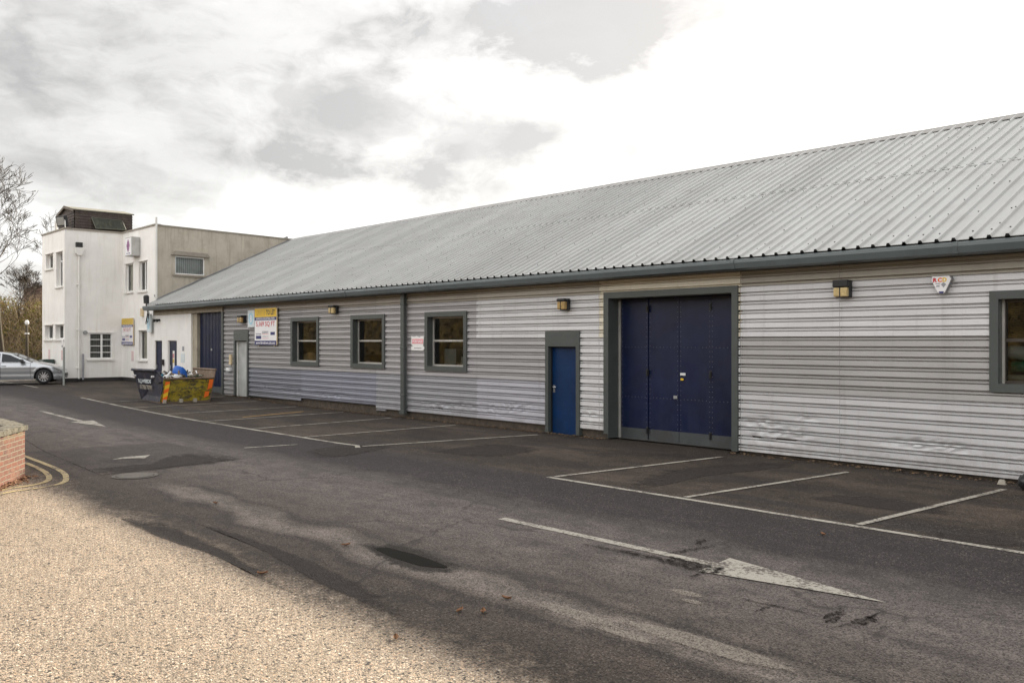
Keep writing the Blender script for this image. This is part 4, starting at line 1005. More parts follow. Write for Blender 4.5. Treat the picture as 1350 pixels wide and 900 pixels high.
for i, (mp, u, v, l) in enumerate(((wf, -44.5, 1.52, 'pink parking notice on the wing front behind the car, left one'), (wf, -42.55, 1.50, 'pink parking notice near the corner of the wing front'), (fr, -40.9, 1.45, 'pink parking notice left of the lower window'))):
    box_on('parking_notice', l, 'notice', mp, u - .13, u + .13, v - .22, v + .22, .01, M['pink'] if i < 0 else mk('faint_pink', (.68, .52, .52), .8), 'parking notices on the white wall', bevel=0)
box_on('bell_box', 'narrow cream alarm box under the upper windows of the white wall', 'alarm', fr, -39.72, -39.5, 3.2, 3.55, .1, M['beige_plastic'])
t_ = thing('floodlight', 'black floodlight on the parapet in front of the dark rooftop cabin', 'floodlight', (-43.0, 11.95, 7.12))
w = MB(); w.tube([(-42.40, 12.02, 7.1), (-42.48, 12.02, 7.6)], .02, 6); w.build('stand', M['white_paint'], t_)
rot = Matrix.Rotation(R(18), 3, 'Z') @ Matrix.Rotation(R(12), 3, 'X')
def fl(u, v, d): q = rot @ Vector((u, d, v)); return (-42.72 + q.x, 11.93 + q.y, 7.45 + q.z)
w = MB(); w.mbox(fl, -.36, .3, 0, .14, -.24, .24); w.build('housing', M['black'], t_, bevel=.02)
w = MB(); w.mbox(fl, -.29, .23, -.012, -.001, -.17, .18); w.build('lens', mk('lens', (.26, .26, .25), .35), t_)
# cabin on the flat roof
SY0 = 12.45; a0_, a1_, a2_ = onY(77.8, 284, SY0), onY(87.4, 273.2, SY0), onY(98.5, 276.6, SY0)
SX0, SX1, SY1 = a0_[0], a2_[0], 14.95; se0 = a0_[2]; se = a2_[2]; sr = a1_[2]; XM = a1_[0]
CB = thing('rooftop_cabin', 'dark timber clad cabin with a shallow felt roof on top of the white building', 'cabin', ((SX0 + SX1) / 2, 13.7, HT - .25))
w = MB(); n = 9; xm = XM
for k in range(n):
    z0 = HT - .2 + (se - HT + .2) * k / n; z1 = HT - .2 + (se - HT + .2) * (k + 1) / n
    for (p0, p1, nx, ny_) in (((SX1, SY0), (SX1, SY1), 1, 0), ((SX0, SY0), (SX1, SY0), 0, -1), ((SX0, SY1), (SX0, SY0), -1, 0), ((SX1, SY1), (SX0, SY1), 0, 1)):
        if z1 > se0 + .01 and nx != 1: continue
        o1, o2 = .03, .008
        w.face([(p0[0] + nx * o1, p0[1] + ny_ * o1, z0), (p1[0] + nx * o1, p1[1] + ny_ * o1, z0), (p1[0] + nx * o2, p1[1] + ny_ * o2, z1), (p0[0] + nx * o2, p0[1] + ny_ * o2, z1)])
        w.face([(p0[0] + nx * o1, p0[1] + ny_ * o1, z0), (p1[0] + nx * o1, p1[1] + ny_ * o1, z0), (p1[0], p1[1], z0), (p0[0], p0[1], z0)])
zc = max(HT - .2 + (se - HT + .2) * (k + 1) / n for k in range(n) if HT - .2 + (se - HT + .2) * (k + 1) / n <= se0 + .01)
for yq in (SY0, SY1): w.face([(SX0, yq, zc), (SX1, yq, zc), (SX1, yq, se), (xm, yq, sr), (SX0, yq, se0)])
w.build('timber_wall', M['dark_timber'], CB)
w = MB()
w.mesh([(x, y, z) for y in (SY0 - .08, SY1 + .08) for x, z in ((SX0 - .06, se0 - .06), (xm, sr), (SX1 + .06, se - .01), (SX1 + .06, se + .04), (xm, sr + .05), (SX0 - .06, se0 - .01))],
       [(0, 1, 4, 5), (1, 2, 3, 4), (6, 7, 10, 11), (7, 8, 9, 10), (5, 4, 10, 11), (4, 3, 9, 10), (0, 1, 7, 6), (1, 2, 8, 7), (2, 3, 9, 8), (0, 5, 11, 6)])
w.build('roof', M['felt_green'], CB)
w = MB()
for s_ in (-1, 1):
    xa, ze_ = (SX1 + .08, se) if s_ > 0 else (SX0 - .08, se0 - .03)
    w.mesh([(xm, SY0 - .085, sr + .06), (xa, SY0 - .085, ze_ + .03), (xa, SY0 - .085, ze_ - .08), (xm, SY0 - .085, sr - .06), (xm, SY0 - .11, sr + .06), (xa, SY0 - .11, ze_ + .03), (xa, SY0 - .11, ze_ - .08), (xm, SY0 - .11, sr - .06)],
           [(0, 1, 2, 3), (4, 5, 6, 7), (0, 1, 5, 4), (2, 3, 7, 6), (1, 2, 6, 5)])
w.build('bargeboard', mk('bargeboard', (.13, .11, .09), .8), CB)
# leaning greenhouse-like panel
t_ = thing('leaning_panel', 'dark green glazed panel leaning against the side of the rooftop cabin', 'panel', (-42.4, 13.8, HT - .2))
def onX(px, py, X):
    r = ray(px, py); t = X / r.x; return (X, r.y * t, EYE + r.z * t)
q = [onX(120.7, 286.7, SX1 + .06), onX(161, 291, SX1 + .06), onX(166, 303, -42.25), onX(126.5, 301, -42.25)]
w = MB(); w.mesh(q + [(a - .03, b_, c - .04) for a, b_, c in q], [(0, 1, 2, 3), (4, 5, 6, 7), (0, 1, 5, 4), (1, 2, 6, 5), (2, 3, 7, 6), (3, 0, 4, 7)])
w.build('glazing', mk('panel_green', (.035, .04, .03), .85, var=.3, streak=.4, dirt=(.16, .15, .1)), t_)
w = MB()
for i in range(4): w.tube([q[i], q[(i + 1) % 4]], .022, 5)
w.build('frame', mk('panel_frame', (.10, .10, .08), .7), t_)
w = MB(); w.tube([(-45.2, 12.4, 7.05), (-45.2, 12.4, 7.75)], .06, 8); tag(w.build('vent_pipe', M['white_paint'], origin=(-45.2, 12.4, 7.05)), 'thin white vent pipe on the far corner of the flat roof', 'pipe')
# post with small sign near the wing corner
P0 = Vector((-39.72, 11.2, gz(-39.7)))
t_ = thing('sign_post', 'grey steel post with a small white sign in front of the white corner', 'sign', P0)
w = MB(); w.tube([P0, P0 + Vector((0, 0, 1.58))], .042, 8); w.build('post', mk('post_grey', (.28, .30, .29), .6), t_)
w = MB(); w.mesh([tuple(P0 + Vector(q)) for q in ((-.13, -.05, 1.55), (.1, -.06, 1.55), (.1, -.06, 1.9), (-.13, -.05, 1.9), (-.13, -.03, 1.55), (.1, -.04, 1.55), (.1, -.04, 1.9), (-.13, -.03, 1.9))], [(0, 1, 2, 3), (4, 5, 6, 7), (0, 1, 5, 4), (1, 2, 6, 5), (2, 3, 7, 6), (3, 0, 4, 7)]); pl = w.build('sign_plate', M['paper'], t_)
w = MB(); w.box(P0.x - .10, P0.x - .03, P0.y - .065, P0.y - .058, P0.z + 1.58, P0.z + 1.64); w.box(P0.x, P0.x + .08, P0.y - .072, P0.y - .066, P0.z + 1.58, P0.z + 1.66); w.build('symbol', M['grey_text'], pl)

# ================================================================== SKIP
A = Vector((*G(210.5, 531.5), 0)); A.z = gz(A.x); B_ = Vector((*G(276, 528.6), 0)); C_ = Vector((*G(184, 526), 0))
ex = Vector((B_.x - A.x, B_.y - A.y)); Lx = ex.length; ex.normalize(); ey = Vector((-ex.y, ex.x))
ang = math.atan2(ex.y, ex.x)
Wd = abs(Vector((C_.x - A.x, C_.y - A.y)).dot(ey))
print('skip', A, Lx, Wd, math.degrees(ang), Vector((C_.x - A.x, C_.y - A.y)).dot(ex))
SK_ = thing('skip', 'battered builder\'s skip with navy end and yellow scraped side full of rubbish', 'skip', A, ang, local=True)
Lb, Wb = Lx, Wd * .93; zs, ze = .79, 1.06   # side rim height, end rim height
oL, oR, oW = .27, .14, .14                  # how far ends and sides lean out at the top
bl = [(0, 0, 0), (Lb, 0, 0), (Lb, Wb, 0), (0, Wb, 0)]
tl = [(.11, -.05, zs), (Lb + oR, -.05, zs), (Lb + oR, Wb + oW, zs), (-.16, Wb + oW, zs)]
def skipq(name, q, mat, th=.03, inward=None, smooth=False):
    w = MB(); c = (Vector(q[1]) - Vector(q[0])).cross(Vector(q[2]) - Vector(q[0])).normalized() * th
    n = len(q); w.mesh(q + [tuple(Vector(p) + c) for p in q], [tuple(range(n)), tuple(range(n, 2 * n))[::-1]] + [(i, (i + 1) % n, n + (i + 1) % n, n + i) for i in range(n)])
    return w.build(name, mat, SK_)
w = MB(); n = 14; vv = []   # front side, dented
def sidept(u, v, y0, y1):
    x0 = 0 + (tl[0][0]) * v; x1 = Lb + (tl[1][0] - Lb) * v
    return (x0 + (x1 - x0) * u, y0 + (y1 - y0) * v, .04 + (zs - .04) * v)
for i in range(n * 2 + 1):
    for j in range(n + 1):
        p = sidept(i / (2 * n), j / n, 0, -.05); dn_ = mnoise.noise(Vector((p[0] * 3, p[2] * 4, 2))) * .035 * math.sin(math.pi * j / n)
        vv.append((p[0], p[1] + dn_, p[2]))
w.mesh(vv, [(i * (n + 1) + j, (i + 1) * (n + 1) + j, (i + 1) * (n + 1) + j + 1, i * (n + 1) + j + 1) for i in range(2 * n) for j in range(n)])
sd = w.build('side_panel', M['skip_yellow'], SK_, smooth=True)
w = MB(); w.mesh([sidept(u, v, Wb, Wb + oW) for u in (0, 1) for v in (0, 1)], [(0, 2, 3, 1)]); w.build('side_panel', M['rust'], SK_)
w = MB()   # rims
w.tube([tl[0], tl[1]], .035, 6); w.build('rim', M['rust'], SK_)
w = MB(); w.tube([tl[3], tl[2]], .035, 6); w.build('rim', M['rust'], SK_)
# left (navy) end, leaning out to the left and rising above the sides
e0 = [(0, 0, .04), (0, Wb, .04), (-.20, Wb + .25, ze), (-.02, .30, ze), (tl[0][0], -.05, zs)]
enl = skipq('end_panel', e0, M['skip_navy'])
e1 = [(Lb, 0, .04), (Lb, Wb, .04), (Lb + oR + .05, Wb + oW, ze), (Lb + oR + .05, -.02, ze), (Lb + oR, -.05, zs)]
enr = skipq('end_panel', e1, M['rust'])
w = MB(); w.tube([(-.04, .28, ze), (-.22, Wb + .25, ze)], .05, 6); w.build('end_rim', M['skip_navy'], SK_)
w = MB(); w.tube([(Lb + oR + .06, -.04, ze), (Lb + oR + .06, Wb + oW, ze)], .04, 6); w.build('end_rim', M['rust'], SK_)
skipq('floor', bl, M['rust'])
def endmap(u, v, d): # on the navy end: u 0..1 from far to near, v height fraction
    lo_ = Vector((0, Wb, .04)).lerp(Vector((0, 0, .04)), u); hi = Vector((-.20, Wb + .25, ze)).lerp(Vector((.06, 0, ze)), u)
    p = lo_.lerp(hi, v); return (p.x - .034 - d, p.y, p.z)
w = MB(); add_text(w, 'R.J.WEEDS', lambda u, v, d: endmap(u, v, d), .42, .62, .50, .16, .012, .03); w.build('lettering', M['plaque'], enl)
w = MB(); add_text(w, '01708 70791', lambda u, v, d: endmap(u, v, d), .44, .44, .52, .15, .012, .03); w.build('lettering', M['concrete'], enl)
for i, u in enumerate((.1, .78)):
    for v in (.80,):
        w = MB(); p = endmap(u, v, 0); w.tube([p, (p[0] - .09, p[1], p[2])], .035, 8); w.build('lifting_lug', M['bag_white'], enl)
def sdm(u, v, d): p = sidept(u, v, 0, -.05); return (p[0], p[1] - .05 - d, p[2])
for (u0, u1, v0, v1) in ((.035, .125, .0, .88), (.90, .985, .45, .93), (.86, .95, .12, .40)):
    n = 5 if v0 == 0 else 2; st = None
    for k in range(n):
        va, vb = v0 + (v1 - v0) * k / n, v0 + (v1 - v0) * (k + 1) / n; dv = (v1 - v0) / n * .5
        w = MB(); w.mesh([sdm(u0, va, 0), sdm(u1, va + dv, 0), sdm(u1, min(v1, vb + dv) if k == n - 1 else vb + dv, 0), sdm(u0, vb, 0)], [(0, 1, 2, 3)]); w.build('reflective_strip', M['orange'] if k % 2 == 0 or v0 > 0 else M['hiyellow'], sd)
for u in (.05, .38, .66):
    w = MB(); x_ = Lb * u; w.box(x_, x_ + .10, -.10, .02, .0, .12); w.build('runner_block', M['concrete'], SK_)
# rubbish: separate things in the skip
SM = Matrix.Translation(A) @ Matrix.Rotation(ang, 4, 'Z')
def inskip(p): q = SM @ Vector(p); return (q.x, q.y, q.z)
w = MB(); n = 16; vv = []
for i in range(n + 1):
    for j in range(n + 1):
        x_ = .0 + Lb * i / n; y_ = .03 + (Wb) * j / n
        vv.append(inskip((x_, y_, .66 + .16 * mnoise.noise(Vector((x_ * 2.5, y_ * 2.5, 0))) + .05 * mnoise.noise(Vector((x_ * 9, y_ * 9, 4))))))
w.mesh(vv, [(i * (n + 1) + j, (i + 1) * (n + 1) + j, (i + 1) * (n + 1) + j + 1, i * (n + 1) + j + 1) for i in range(n) for j in range(n)])
tag(w.build('rubble', M['soil']), 'dark soil and rubble heaped inside the skip', 'rubble', kind='stuff')
w = MB()
for k in range(500):
    x_, y_ = random.uniform(.05, Lb * .95), random.uniform(.1, Wb); z_ = .77 + .12 * random.random(); s_ = random.uniform(.02, .06)
    a_ = Vector((random.uniform(-1, 1), random.uniform(-1, 1), random.uniform(-.4, 1))).normalized() * s_; b__ = Vector((random.uniform(-1, 1), random.uniform(-1, 1), random.uniform(-1, 1))).normalized() * s_
    c = Vector((x_, y_, z_)); w.face([inskip(c - a_), inskip(c - b__ * .5), inskip(c + a_), inskip(c + b__ * .5)])
tag(w.build('garden_waste', M['moss']), 'green weeds and leaves tangled in the skip rubbish', 'garden waste', kind='stuff')
w = MB()
for k in range(110):
    x_, y_ = random.uniform(.12, Lb * .95), random.uniform(.1, Wb * .8); z_ = .80 + .14 * random.random()
    q = Vector((x_, y_, z_)); d = Vector((random.uniform(-1, 1), random.uniform(-1, 1), random.uniform(.0, .6))).normalized() * random.uniform(.06, .2); w.cur = k % 5
    w.tube([inskip(q), inskip(q + d)], random.uniform(.012, .035), 4)
tag(w.build('broken_scraps', [M['bag_white'], M['rust'], M['bag_black'], M['concrete'], M['dark_timber']]), 'jumble of broken timber and pipe scraps in the skip', 'scraps', kind='stuff')
# blue half tub upturned
c = Vector((Lb * .52, Wb * .30, .84)); w = MB(); vv = []; n = 20
for i in range(9):
    a_ = math.pi / 2 * i / 8; r_ = .25 * math.cos(a_) ** .6 if i < 8 else .001
    for k in range(n): vv.append(inskip(c + Vector((r_ * math.cos(2 * math.pi * k / n), .9 * r_ * math.sin(2 * math.pi * k / n), .34 * math.sin(a_) - .35 * r_ * math.cos(2 * math.pi * k / n)))))
w.mesh(vv, [(i * n + k, i * n + (k + 1) % n, (i + 1) * n + (k + 1) % n, (i + 1) * n + k) for i in range(8) for k in range(n)])
tag(w.build('blue_tub', M['tub_blue'], smooth=True, origin=inskip(c)), 'bright blue plastic tub lying upturned on top of the skip rubbish', 'tub')
def lump(cx, cy, cz, rx, ry, rz_, mat, name, label, cat, seed):
    w = MB(); n, m_ = 14, 9; vv = []
    for i in range(m_ + 1):
        th = math.pi * i / m_
        for k in range(n):
            ph = 2 * math.pi * k / n; d = Vector((math.sin(th) * math.cos(ph), math.sin(th) * math.sin(ph), math.cos(th)))
            r_ = 1 + .45 * mnoise.noise(d * 2.2 + Vector((seed, 0, 0))); vv.append(inskip((cx + d.x * rx * r_, cy + d.y * ry * r_, cz + d.z * rz_ * r_)))
    w.mesh(vv, [(i * n + k, i * n + (k + 1) % n, (i + 1) * n + (k + 1) % n, (i + 1) * n + k) for i in range(m_) for k in range(n)])
    return tag(w.build(name, mat, origin=inskip((cx, cy, cz))), label, cat)
lump(Lb * .12, Wb * .35, 0.87, .13, .2, .09, M['bag_cyan'], 'plastic_bag', 'light blue plastic bag at the navy end of the skip', 'bag', 1)
lump(Lb * .21, Wb * .15, 0.84, .16, .1, .07, M['bag_white'], 'plastic_bag', 'crumpled white bag just right of the light blue bag', 'bag', 2)
lump(Lb * .37, Wb * .12, 0.84, .20, .12, .08, M['bag_white'], 'plastic_sheet', 'white plastic sheet below the blue tub', 'sheet', 3)
lump(Lb * .50, Wb * .15, 0.82, .13, .12, .10, M['bag_black'], 'rubbish_bag', 'black bag beside the white sheet in the skip', 'bag', 4)
lump(Lb * .60, Wb * .3, 0.88, .10, .12, .07, M['bag_white'], 'rubble_bag', 'small white lump right of the black bag', 'bag', 5)
lump(Lb * .72, Wb * .3, 0.88, .13, .12, .06, M['bag_white'], 'rubble_bag', 'white lump in the middle of the right half of the skip', 'bag', 6)
lump(Lb * .86, Wb * .25, 0.85, .15, .10, .05, M['bag_black'], 'rubbish_bag', 'flat black bag at the right end of the skip', 'bag', 7)
w = MB(); w.tube([inskip((Lb * .14, .12, .80)), inskip((Lb * .28, .3, 1.02))], .03, 5); tag(w.build('timber_offcut', M['bag_white'], origin=inskip((Lb * .2, .1, 1))), 'pale timber offcut sticking out left of the blue tub', 'timber')

# ================================================================== BRICK WALL
P = Vector((-15.21, 3.73)); dv = Vector((.85, -.527)).normalized(); nn = Vector((.527, .85)).normalized()
BW = thing('brick_wall', 'low red brick garden wall with mossy concrete coping at the road corner', 'wall', (P.x, P.y, 0))
h = .735; th = .24
def brick_box(pts, z0, z1, name, mat, parent):
    """closed prism over a ground outline with UVs in metres along each face"""
    me = bpy.data.meshes.new(name); vs, fs, uvs = [], [], []
    n = len(pts); L = 0
    for i in range(n):
        a, b = pts[i], pts[(i + 1) % n]; l_ = (Vector(b) - Vector(a)).length
        k = len(vs); vs += [(a[0], a[1], z0), (b[0], b[1], z0), (b[0], b[1], z1), (a[0], a[1], z1)]; fs.append((k, k + 1, k + 2, k + 3)); uvs += [(L, z0), (L + l_, z0), (L + l_, z1), (L, z1)]; L += l_
    k = len(vs); vs += [(a[0], a[1], z1) for a in pts]; fs.append(tuple(range(k, k + n))); uvs += [(a[0], a[1]) for a in pts]
    off = Vector(parent['_o']); me.from_pydata([tuple(Vector(v) - off) for v in vs], [], fs); me.materials.append(mat)
    ul = me.uv_layers.new(name='UVMap')
    for i, u in enumerate(uvs): ul.data[i].uv = u
    o = bpy.data.objects.new(name, me); col.objects.link(o); o.parent = parent; return o
Q = P + dv * 5.5; R_ = Vector((-26, 3.95)); r2 = (R_ - P).normalized(); n2_ = Vector((r2.y, -r2.x)); 
if n2_.y > 0: n2_ = -n2_
outl = [tuple(Q), tuple(P), tuple(R_), tuple(R_ + n2_ * th), tuple(P - nn * th * 1.15 + Vector((0, 0))), tuple(Q - nn * th)]
brick_box(outl, -.05, h, 'brickwork', M['brick'], BW)
def offs(pts, c, s): return [tuple(Vector(c) + (Vector(p) - Vector(c)) * s) for p in pts]
e_ = .035
outc = [tuple(Q + nn * e_), tuple(P + nn * e_ * .9 + Vector((-.0, e_))), tuple(R_ - n2_ * e_), tuple(R_ + n2_ * (th + e_)), tuple(P - nn * (th * 1.15 + e_)), tuple(Q - nn * (th + e_))]
w = MB(); rc = random.Random(9)     # coping stones, each slightly off its neighbour, edges chipped
def slab(p0, p1, out_n, depth):
    n_, m_ = 8, 6; top = []; bot = []
    dz = rc.uniform(-.006, .006)
    for i in range(n_ + 1):
        for j in range(m_ + 1):
            q = Vector(p0).lerp(Vector(p1), i / n_) + Vector(out_n) * (e_ - (depth + 2 * e_) * j / m_)
            edge = (i in (0, n_)) or (j in (0, m_)); k_ = .014 * mnoise.noise(Vector((q.x * 9, q.y * 9, 3))) * (1.3 if edge else .5)
            top.append((q.x + (k_ if edge else 0), q.y + (k_ if edge else 0), h + .078 + dz + k_ - (.010 if edge else 0))); bot.append((q.x + k_ * .7, q.y + k_ * .7, h + .001))
    N = (n_ + 1) * (m_ + 1); f = lambda i, j: i * (m_ + 1) + j
    fs = [(f(i, j), f(i + 1, j), f(i + 1, j + 1), f(i, j + 1)) for i in range(n_) for j in range(m_)]
    for i in range(n_): fs += [(f(i, 0), f(i + 1, 0), N + f(i + 1, 0), N + f(i, 0)), (f(i, m_), f(i + 1, m_), N + f(i + 1, m_), N + f(i, m_))]
    for j in range(m_): fs += [(f(0, j), f(0, j + 1), N + f(0, j + 1), N + f(0, j)), (f(n_, j), f(n_, j + 1), N + f(n_, j + 1), N + f(n_, j))]
    w.mesh(top + bot, fs)
L1 = 0.
while L1 < 5.4:
    L2 = L1 + rc.uniform(.40, .5); slab(tuple(P + dv * (L1 - (.03 if L1 == 0 else 0))), tuple(P + dv * (L2 - .008)), tuple(nn), th * 1.1); L1 = L2
L1 = .12
while L1 < 9:
    L2 = L1 + .45; slab(tuple(P + r2 * L1), tuple(P + r2 * (L2 - .008)), tuple(-n2_), th); L1 = L2
w.build('coping', M['mossy_cap'], BW)
w = MB()
for k in range(320):
    t_ = random.random() * 2.2; o_ = abs(random.gauss(0, .09)) + .02; c = P + dv * t_ + nn * o_; s_ = random.uniform(.012, .035); a_ = random.random() * 3
    w.face([(c.x + s_ * math.cos(a_ + q_), c.y + s_ * math.sin(a_ + q_), random.uniform(.012, .04)) for q_ in (0, 1.5, 3.1, 4.6)])
tag(w.build('leaf_litter', M['leaf']), 'brown leaf litter along the foot of the brick wall', 'leaf litter', kind='stuff')
w = MB()   # litter against the cladding foot
for k in range(1400):
    x = random.uniform(-31, 0); y = 14.36 - abs(random.gauss(0, .12)); s_ = random.uniform(.01, .03); a_ = random.random() * 3
    if -12.7 < x < -9.5: continue
    w.face([(x + s_ * math.cos(a_ + q_), y + s_ * math.sin(a_ + q_), gz(x) + random.uniform(.008, .035)) for q_ in (0, 1.5, 3.1, 4.6)])
tag(w.build('wall_foot_litter', mk('litter', (.12, .075, .04), .9, var=.5, vs=9)), 'dead leaves and grit along the foot of the cladding', 'litter', kind='stuff')
# black sack at the right edge
w = MB(); vv = []; n, m_ = 18, 10
for i in range(m_ + 1):
    th_ = math.pi * i / m_
    for k in range(n):
        ph = 2 * math.pi * k / n; d = Vector((math.sin(th_) * math.cos(ph), math.sin(th_) * math.sin(ph), math.cos(th_))); r_ = 1 + .3 * mnoise.noise(d * 2.5)
        vv.append((-4.27 + d.x * .17 * r_, 13.85 + d.y * .17 * r_, max(.005, .11 + d.z * .13 * r_)))
w.mesh(vv, [(i * n + k, i * n + (k + 1) % n, (i + 1) * n + (k + 1) % n, (i + 1) * n + k) for i in range(m_) for k in range(n)])
tag(w.build('rubbish_sack', M['bag_black'], smooth=True, origin=(-4.27, 13.85, 0)), 'small black sack on the ground at the right edge below the cladding', 'sack')
w = MB(); w.mesh([(-4.75 + a, 14.15 + b, c) for a, b, c in ((-.05, -.05, 0), (.06, -.04, 0), (.05, .05, 0), (-.04, .05, 0), (-.03, -.03, .07), (.04, -.03, .08), (.03, .03, .06), (-.02, .03, .07))], [(0, 1, 2, 3), (4, 5, 6, 7), (0, 1, 5, 4), (1, 2, 6, 5), (2, 3, 7, 6), (3, 0, 4, 7)])
tag(w.build('stone_block', M['concrete'], origin=(-4.75, 14.15, 0)), 'small grey stone on the ground left of the black sack', 'stone')
# stored goods behind the right window
w = MB(); w.box(-4.9, -3.2, 14.66, 15.1, 1.42, 1.45); w.build('window_board', M['room'], WH)
def roll(x0, x1, y, z, r, mat, name, label, cat, sd_):
    w = MB(); pts = [(x0 + (x1 - x0) * k / 14, y, z + .02 * mnoise.noise(Vector((k * .7, sd_, 0)))) for k in range(15)]; w.tube(pts, [r * (1 + .25 * mnoise.noise(Vector((k * 1.3, sd_, 5)))) for k in range(15)], 10)
    return tag(w.build(name, mat, smooth=True, origin=((x0 + x1) / 2, y, z)), label, cat)
roll(-4.85, -3.4, 14.75, 1.93, .11, M['bag_white'], 'fabric_roll', 'crumpled white roll behind the right hand window', 'roll', 1)
roll(-4.80, -3.4, 14.75, 1.72, .09, M['green_wrap'], 'plastic_wrap', 'green plastic wrap under the white roll behind the right hand window', 'wrap', 2)
roll(-4.85, -3.4, 14.72, 1.55, .05, M['blind_cream'], 'paper_roll', 'thin cream roll lowest on the board behind the right hand window', 'roll', 3)
# boxes dimly seen through window three
for i, (x, z0, w_, h_, lab) in enumerate(((-18.7, .9, .5, 1.0, 'pale tall carton seen dimly through the third window'), (-18.0, .9, .5, .8, 'bluish carton right of the tall one seen through the third window'))):
    w = MB(); w.box(x - w_ / 2, x + w_ / 2, 14.9, 15.3, z0 - .9, z0 + h_); tag(w.build('carton', M['blind'], bevel=.01, origin=(x, 15.3, 0)), lab, 'carton')

# ================================================================== CAR
cz = .345; cd = Vector((CA, SA))       # the car stands square to the line of sight, nose to the right
wheel = ray(60, 505.6); wheel = wheel * (37.0); CW = Vector((wheel.x, wheel.y)) - Vector((CA, SA)) * .08; 
CAR = thing('parked_car', 'silver hatchback parked nose towards the white wing at the left edge', 'car', (CW.x, CW.y, EYE + wheel.z), YAW + R(18), local=True)
S = .93  # metres scale
RW = .30
WB_ = 2.55; hw = .83
def tab(T, x):
    if x <= T[0][0]: return T[0][1]
    for (p, q), (r_, t_) in zip(T, T[1:]):
        if x <= r_: return q + (t_ - q) * (x - p) / (r_ - p)
    return T[-1][1]
TOP = [(-3.29, .66), (-3.26, .82), (-3.18, .92), (-2.9, .955), (-2, .95), (-1, .93), (-.55, .915), (-.2, .875), (.1, .82), (.3, .765), (.45, .71), (.57, .655), (.65, .59), (.70, .50), (.72, .40)]
BOT = [(-3.29, .40), (-3.2, .27), (-3.0, .22), (-2.6, .18), (.4, .18), (.60, .19), (.68, .21), (.72, .26)]
def zbot(x):
    z = tab(BOT, x)
    for wx in (0, -WB_):
        d_ = abs(x - wx)
        if d_ < .365: z = max(z, RW + math.sqrt(.365 ** 2 - d_ * d_))
    return z
def yside(x, z):
    tp = 1 - .30 * sstep((x - .25) / .56) ** 1.3 - .16 * sstep((-x - WB_ - .25) / .5)
    yb = 1 - .10 * sstep((z - .66) / .34) - .05 * sstep((.36 - z) / .2)
    cr = -.020 * math.exp(-((z - .40) / .07) ** 2) + .012 * math.exp(-((z - .70) / .05) ** 2)
    fl_ = sum(.018 * math.exp(-((math.hypot(x - wx, z - RW) - .40) / .05) ** 2) for wx in (0, -WB_))
    return hw * tp * yb + cr + fl_
xsb = sorted({round(-3.29 + 4.01 * i / 70, 4) for i in range(71)} | {round(wx + sgn_ * v_, 4) for wx in (0, -WB_) for sgn_ in (-1, 1) for v_ in (.364, .36, .35, .33)})
NR = 14; w = MB(); idx = {}
for sd__ in (-1, 1):
    vv = []
    for x in xsb:
        zb, zt = zbot(x), tab(TOP, x) - .045
        for j in range(NR + 1):
            z = zb + (zt - zb) * j / NR; vv.append((x, hw + sd__ * yside(x, z), z))
    w.mesh(vv, [(i * (NR + 1) + j, (i + 1) * (NR + 1) + j, (i + 1) * (NR + 1) + j + 1, i * (NR + 1) + j + 1) for i in range(len(xsb) - 1) for j in range(NR)])
vv = []; TR = [-1, -.96, -.85, -.5, 0, .5, .85, .96, 1]
for x in xsb:
    zt = tab(TOP, x); ye = yside(x, zt - .045)
    for q_ in TR: vv.append((x, hw + q_ * ye, zt - .045 * (abs(q_) ** 5) + .012 * (1 - q_ * q_)))
m_ = len(TR); w.mesh(vv, [(i * m_ + j, (i + 1) * m_ + j, (i + 1) * m_ + j + 1, i * m_ + j + 1) for i in range(len(xsb) - 1) for j in range(m_ - 1)])
for x in (xsb[0], xsb[-1]):
    zb, zt = zbot(x), tab(TOP, x) - .045; k_ = .01 if x < 0 else -.0
    ring = [(x, hw - yside(x, zb + (zt - zb) * j / NR), zb + (zt - zb) * j / NR) for j in range(NR + 1)]
    w.mesh(ring + [(p[0], 2 * hw - p[1], p[2]) for p in ring] , [(j, j + 1, NR + 2 + j, NR + 1 + j) for j in range(NR)])
bd = w.build('body', M['car_paint'], CAR, smooth=True)
# greenhouse
gh = [(-.44, .885), (-1.25, 1.26), (-1.65, 1.325), (-2.2, 1.305), (-2.72, 1.20), (-3.12, .95)]
def ghp(a, b, s): k = sstep((b - .9) / .55); return (a, hw + s * (hw * .95 - .20 * k), b)
w = MB(); vv = [ghp(a, b, s) for s in (-1, -.93, 0, .93, 1) for a, b in [(q[0], q[1] - (.02 if abs(s) == 1 else 0)) for q in gh]]; m_ = len(gh)
w.mesh(vv, [tuple(range(m_)), tuple(4 * m_ + k for k in range(m_))] + [(i * m_ + k, i * m_ + k + 1, (i + 1) * m_ + k + 1, (i + 1) * m_ + k) for i in range(4) for k in range(m_ - 1)])
cab = w.build('cabin', M['car_paint'], CAR, smooth=False, bevel=.02)
M['car_window'] = mk('car_window', (.008, .012, .018), .05, var=.05, spec=.35)
for s in (-1,  1):
    for poly in ([(-.66, .925), (-1.27, 1.215), (-1.56, 1.27), (-1.56, .935)], [(-1.63, .935), (-1.63, 1.275), (-2.22, 1.25), (-2.22, .94)], [(-2.29, .945), (-2.29, 1.235), (-2.6, 1.17), (-2.88, 1.0)]):
        w = MB(); w.face([(p[0], p[1] + s * .014, p[2]) for p in [ghp(a, b - .015, s) for a, b in poly]]); w.build('window', M['car_window'], CAR)
w = MB(); w.face([tuple(Vector(ghp(a, b, s)) + Vector((.012, 0, .015))) for a, b, s in ((-.48, .905, -.88), (-.48, .905, .88), (-1.22, 1.245, .86), (-1.22, 1.245, -.86))]); w.build('windscreen', M['car_window'], CAR)
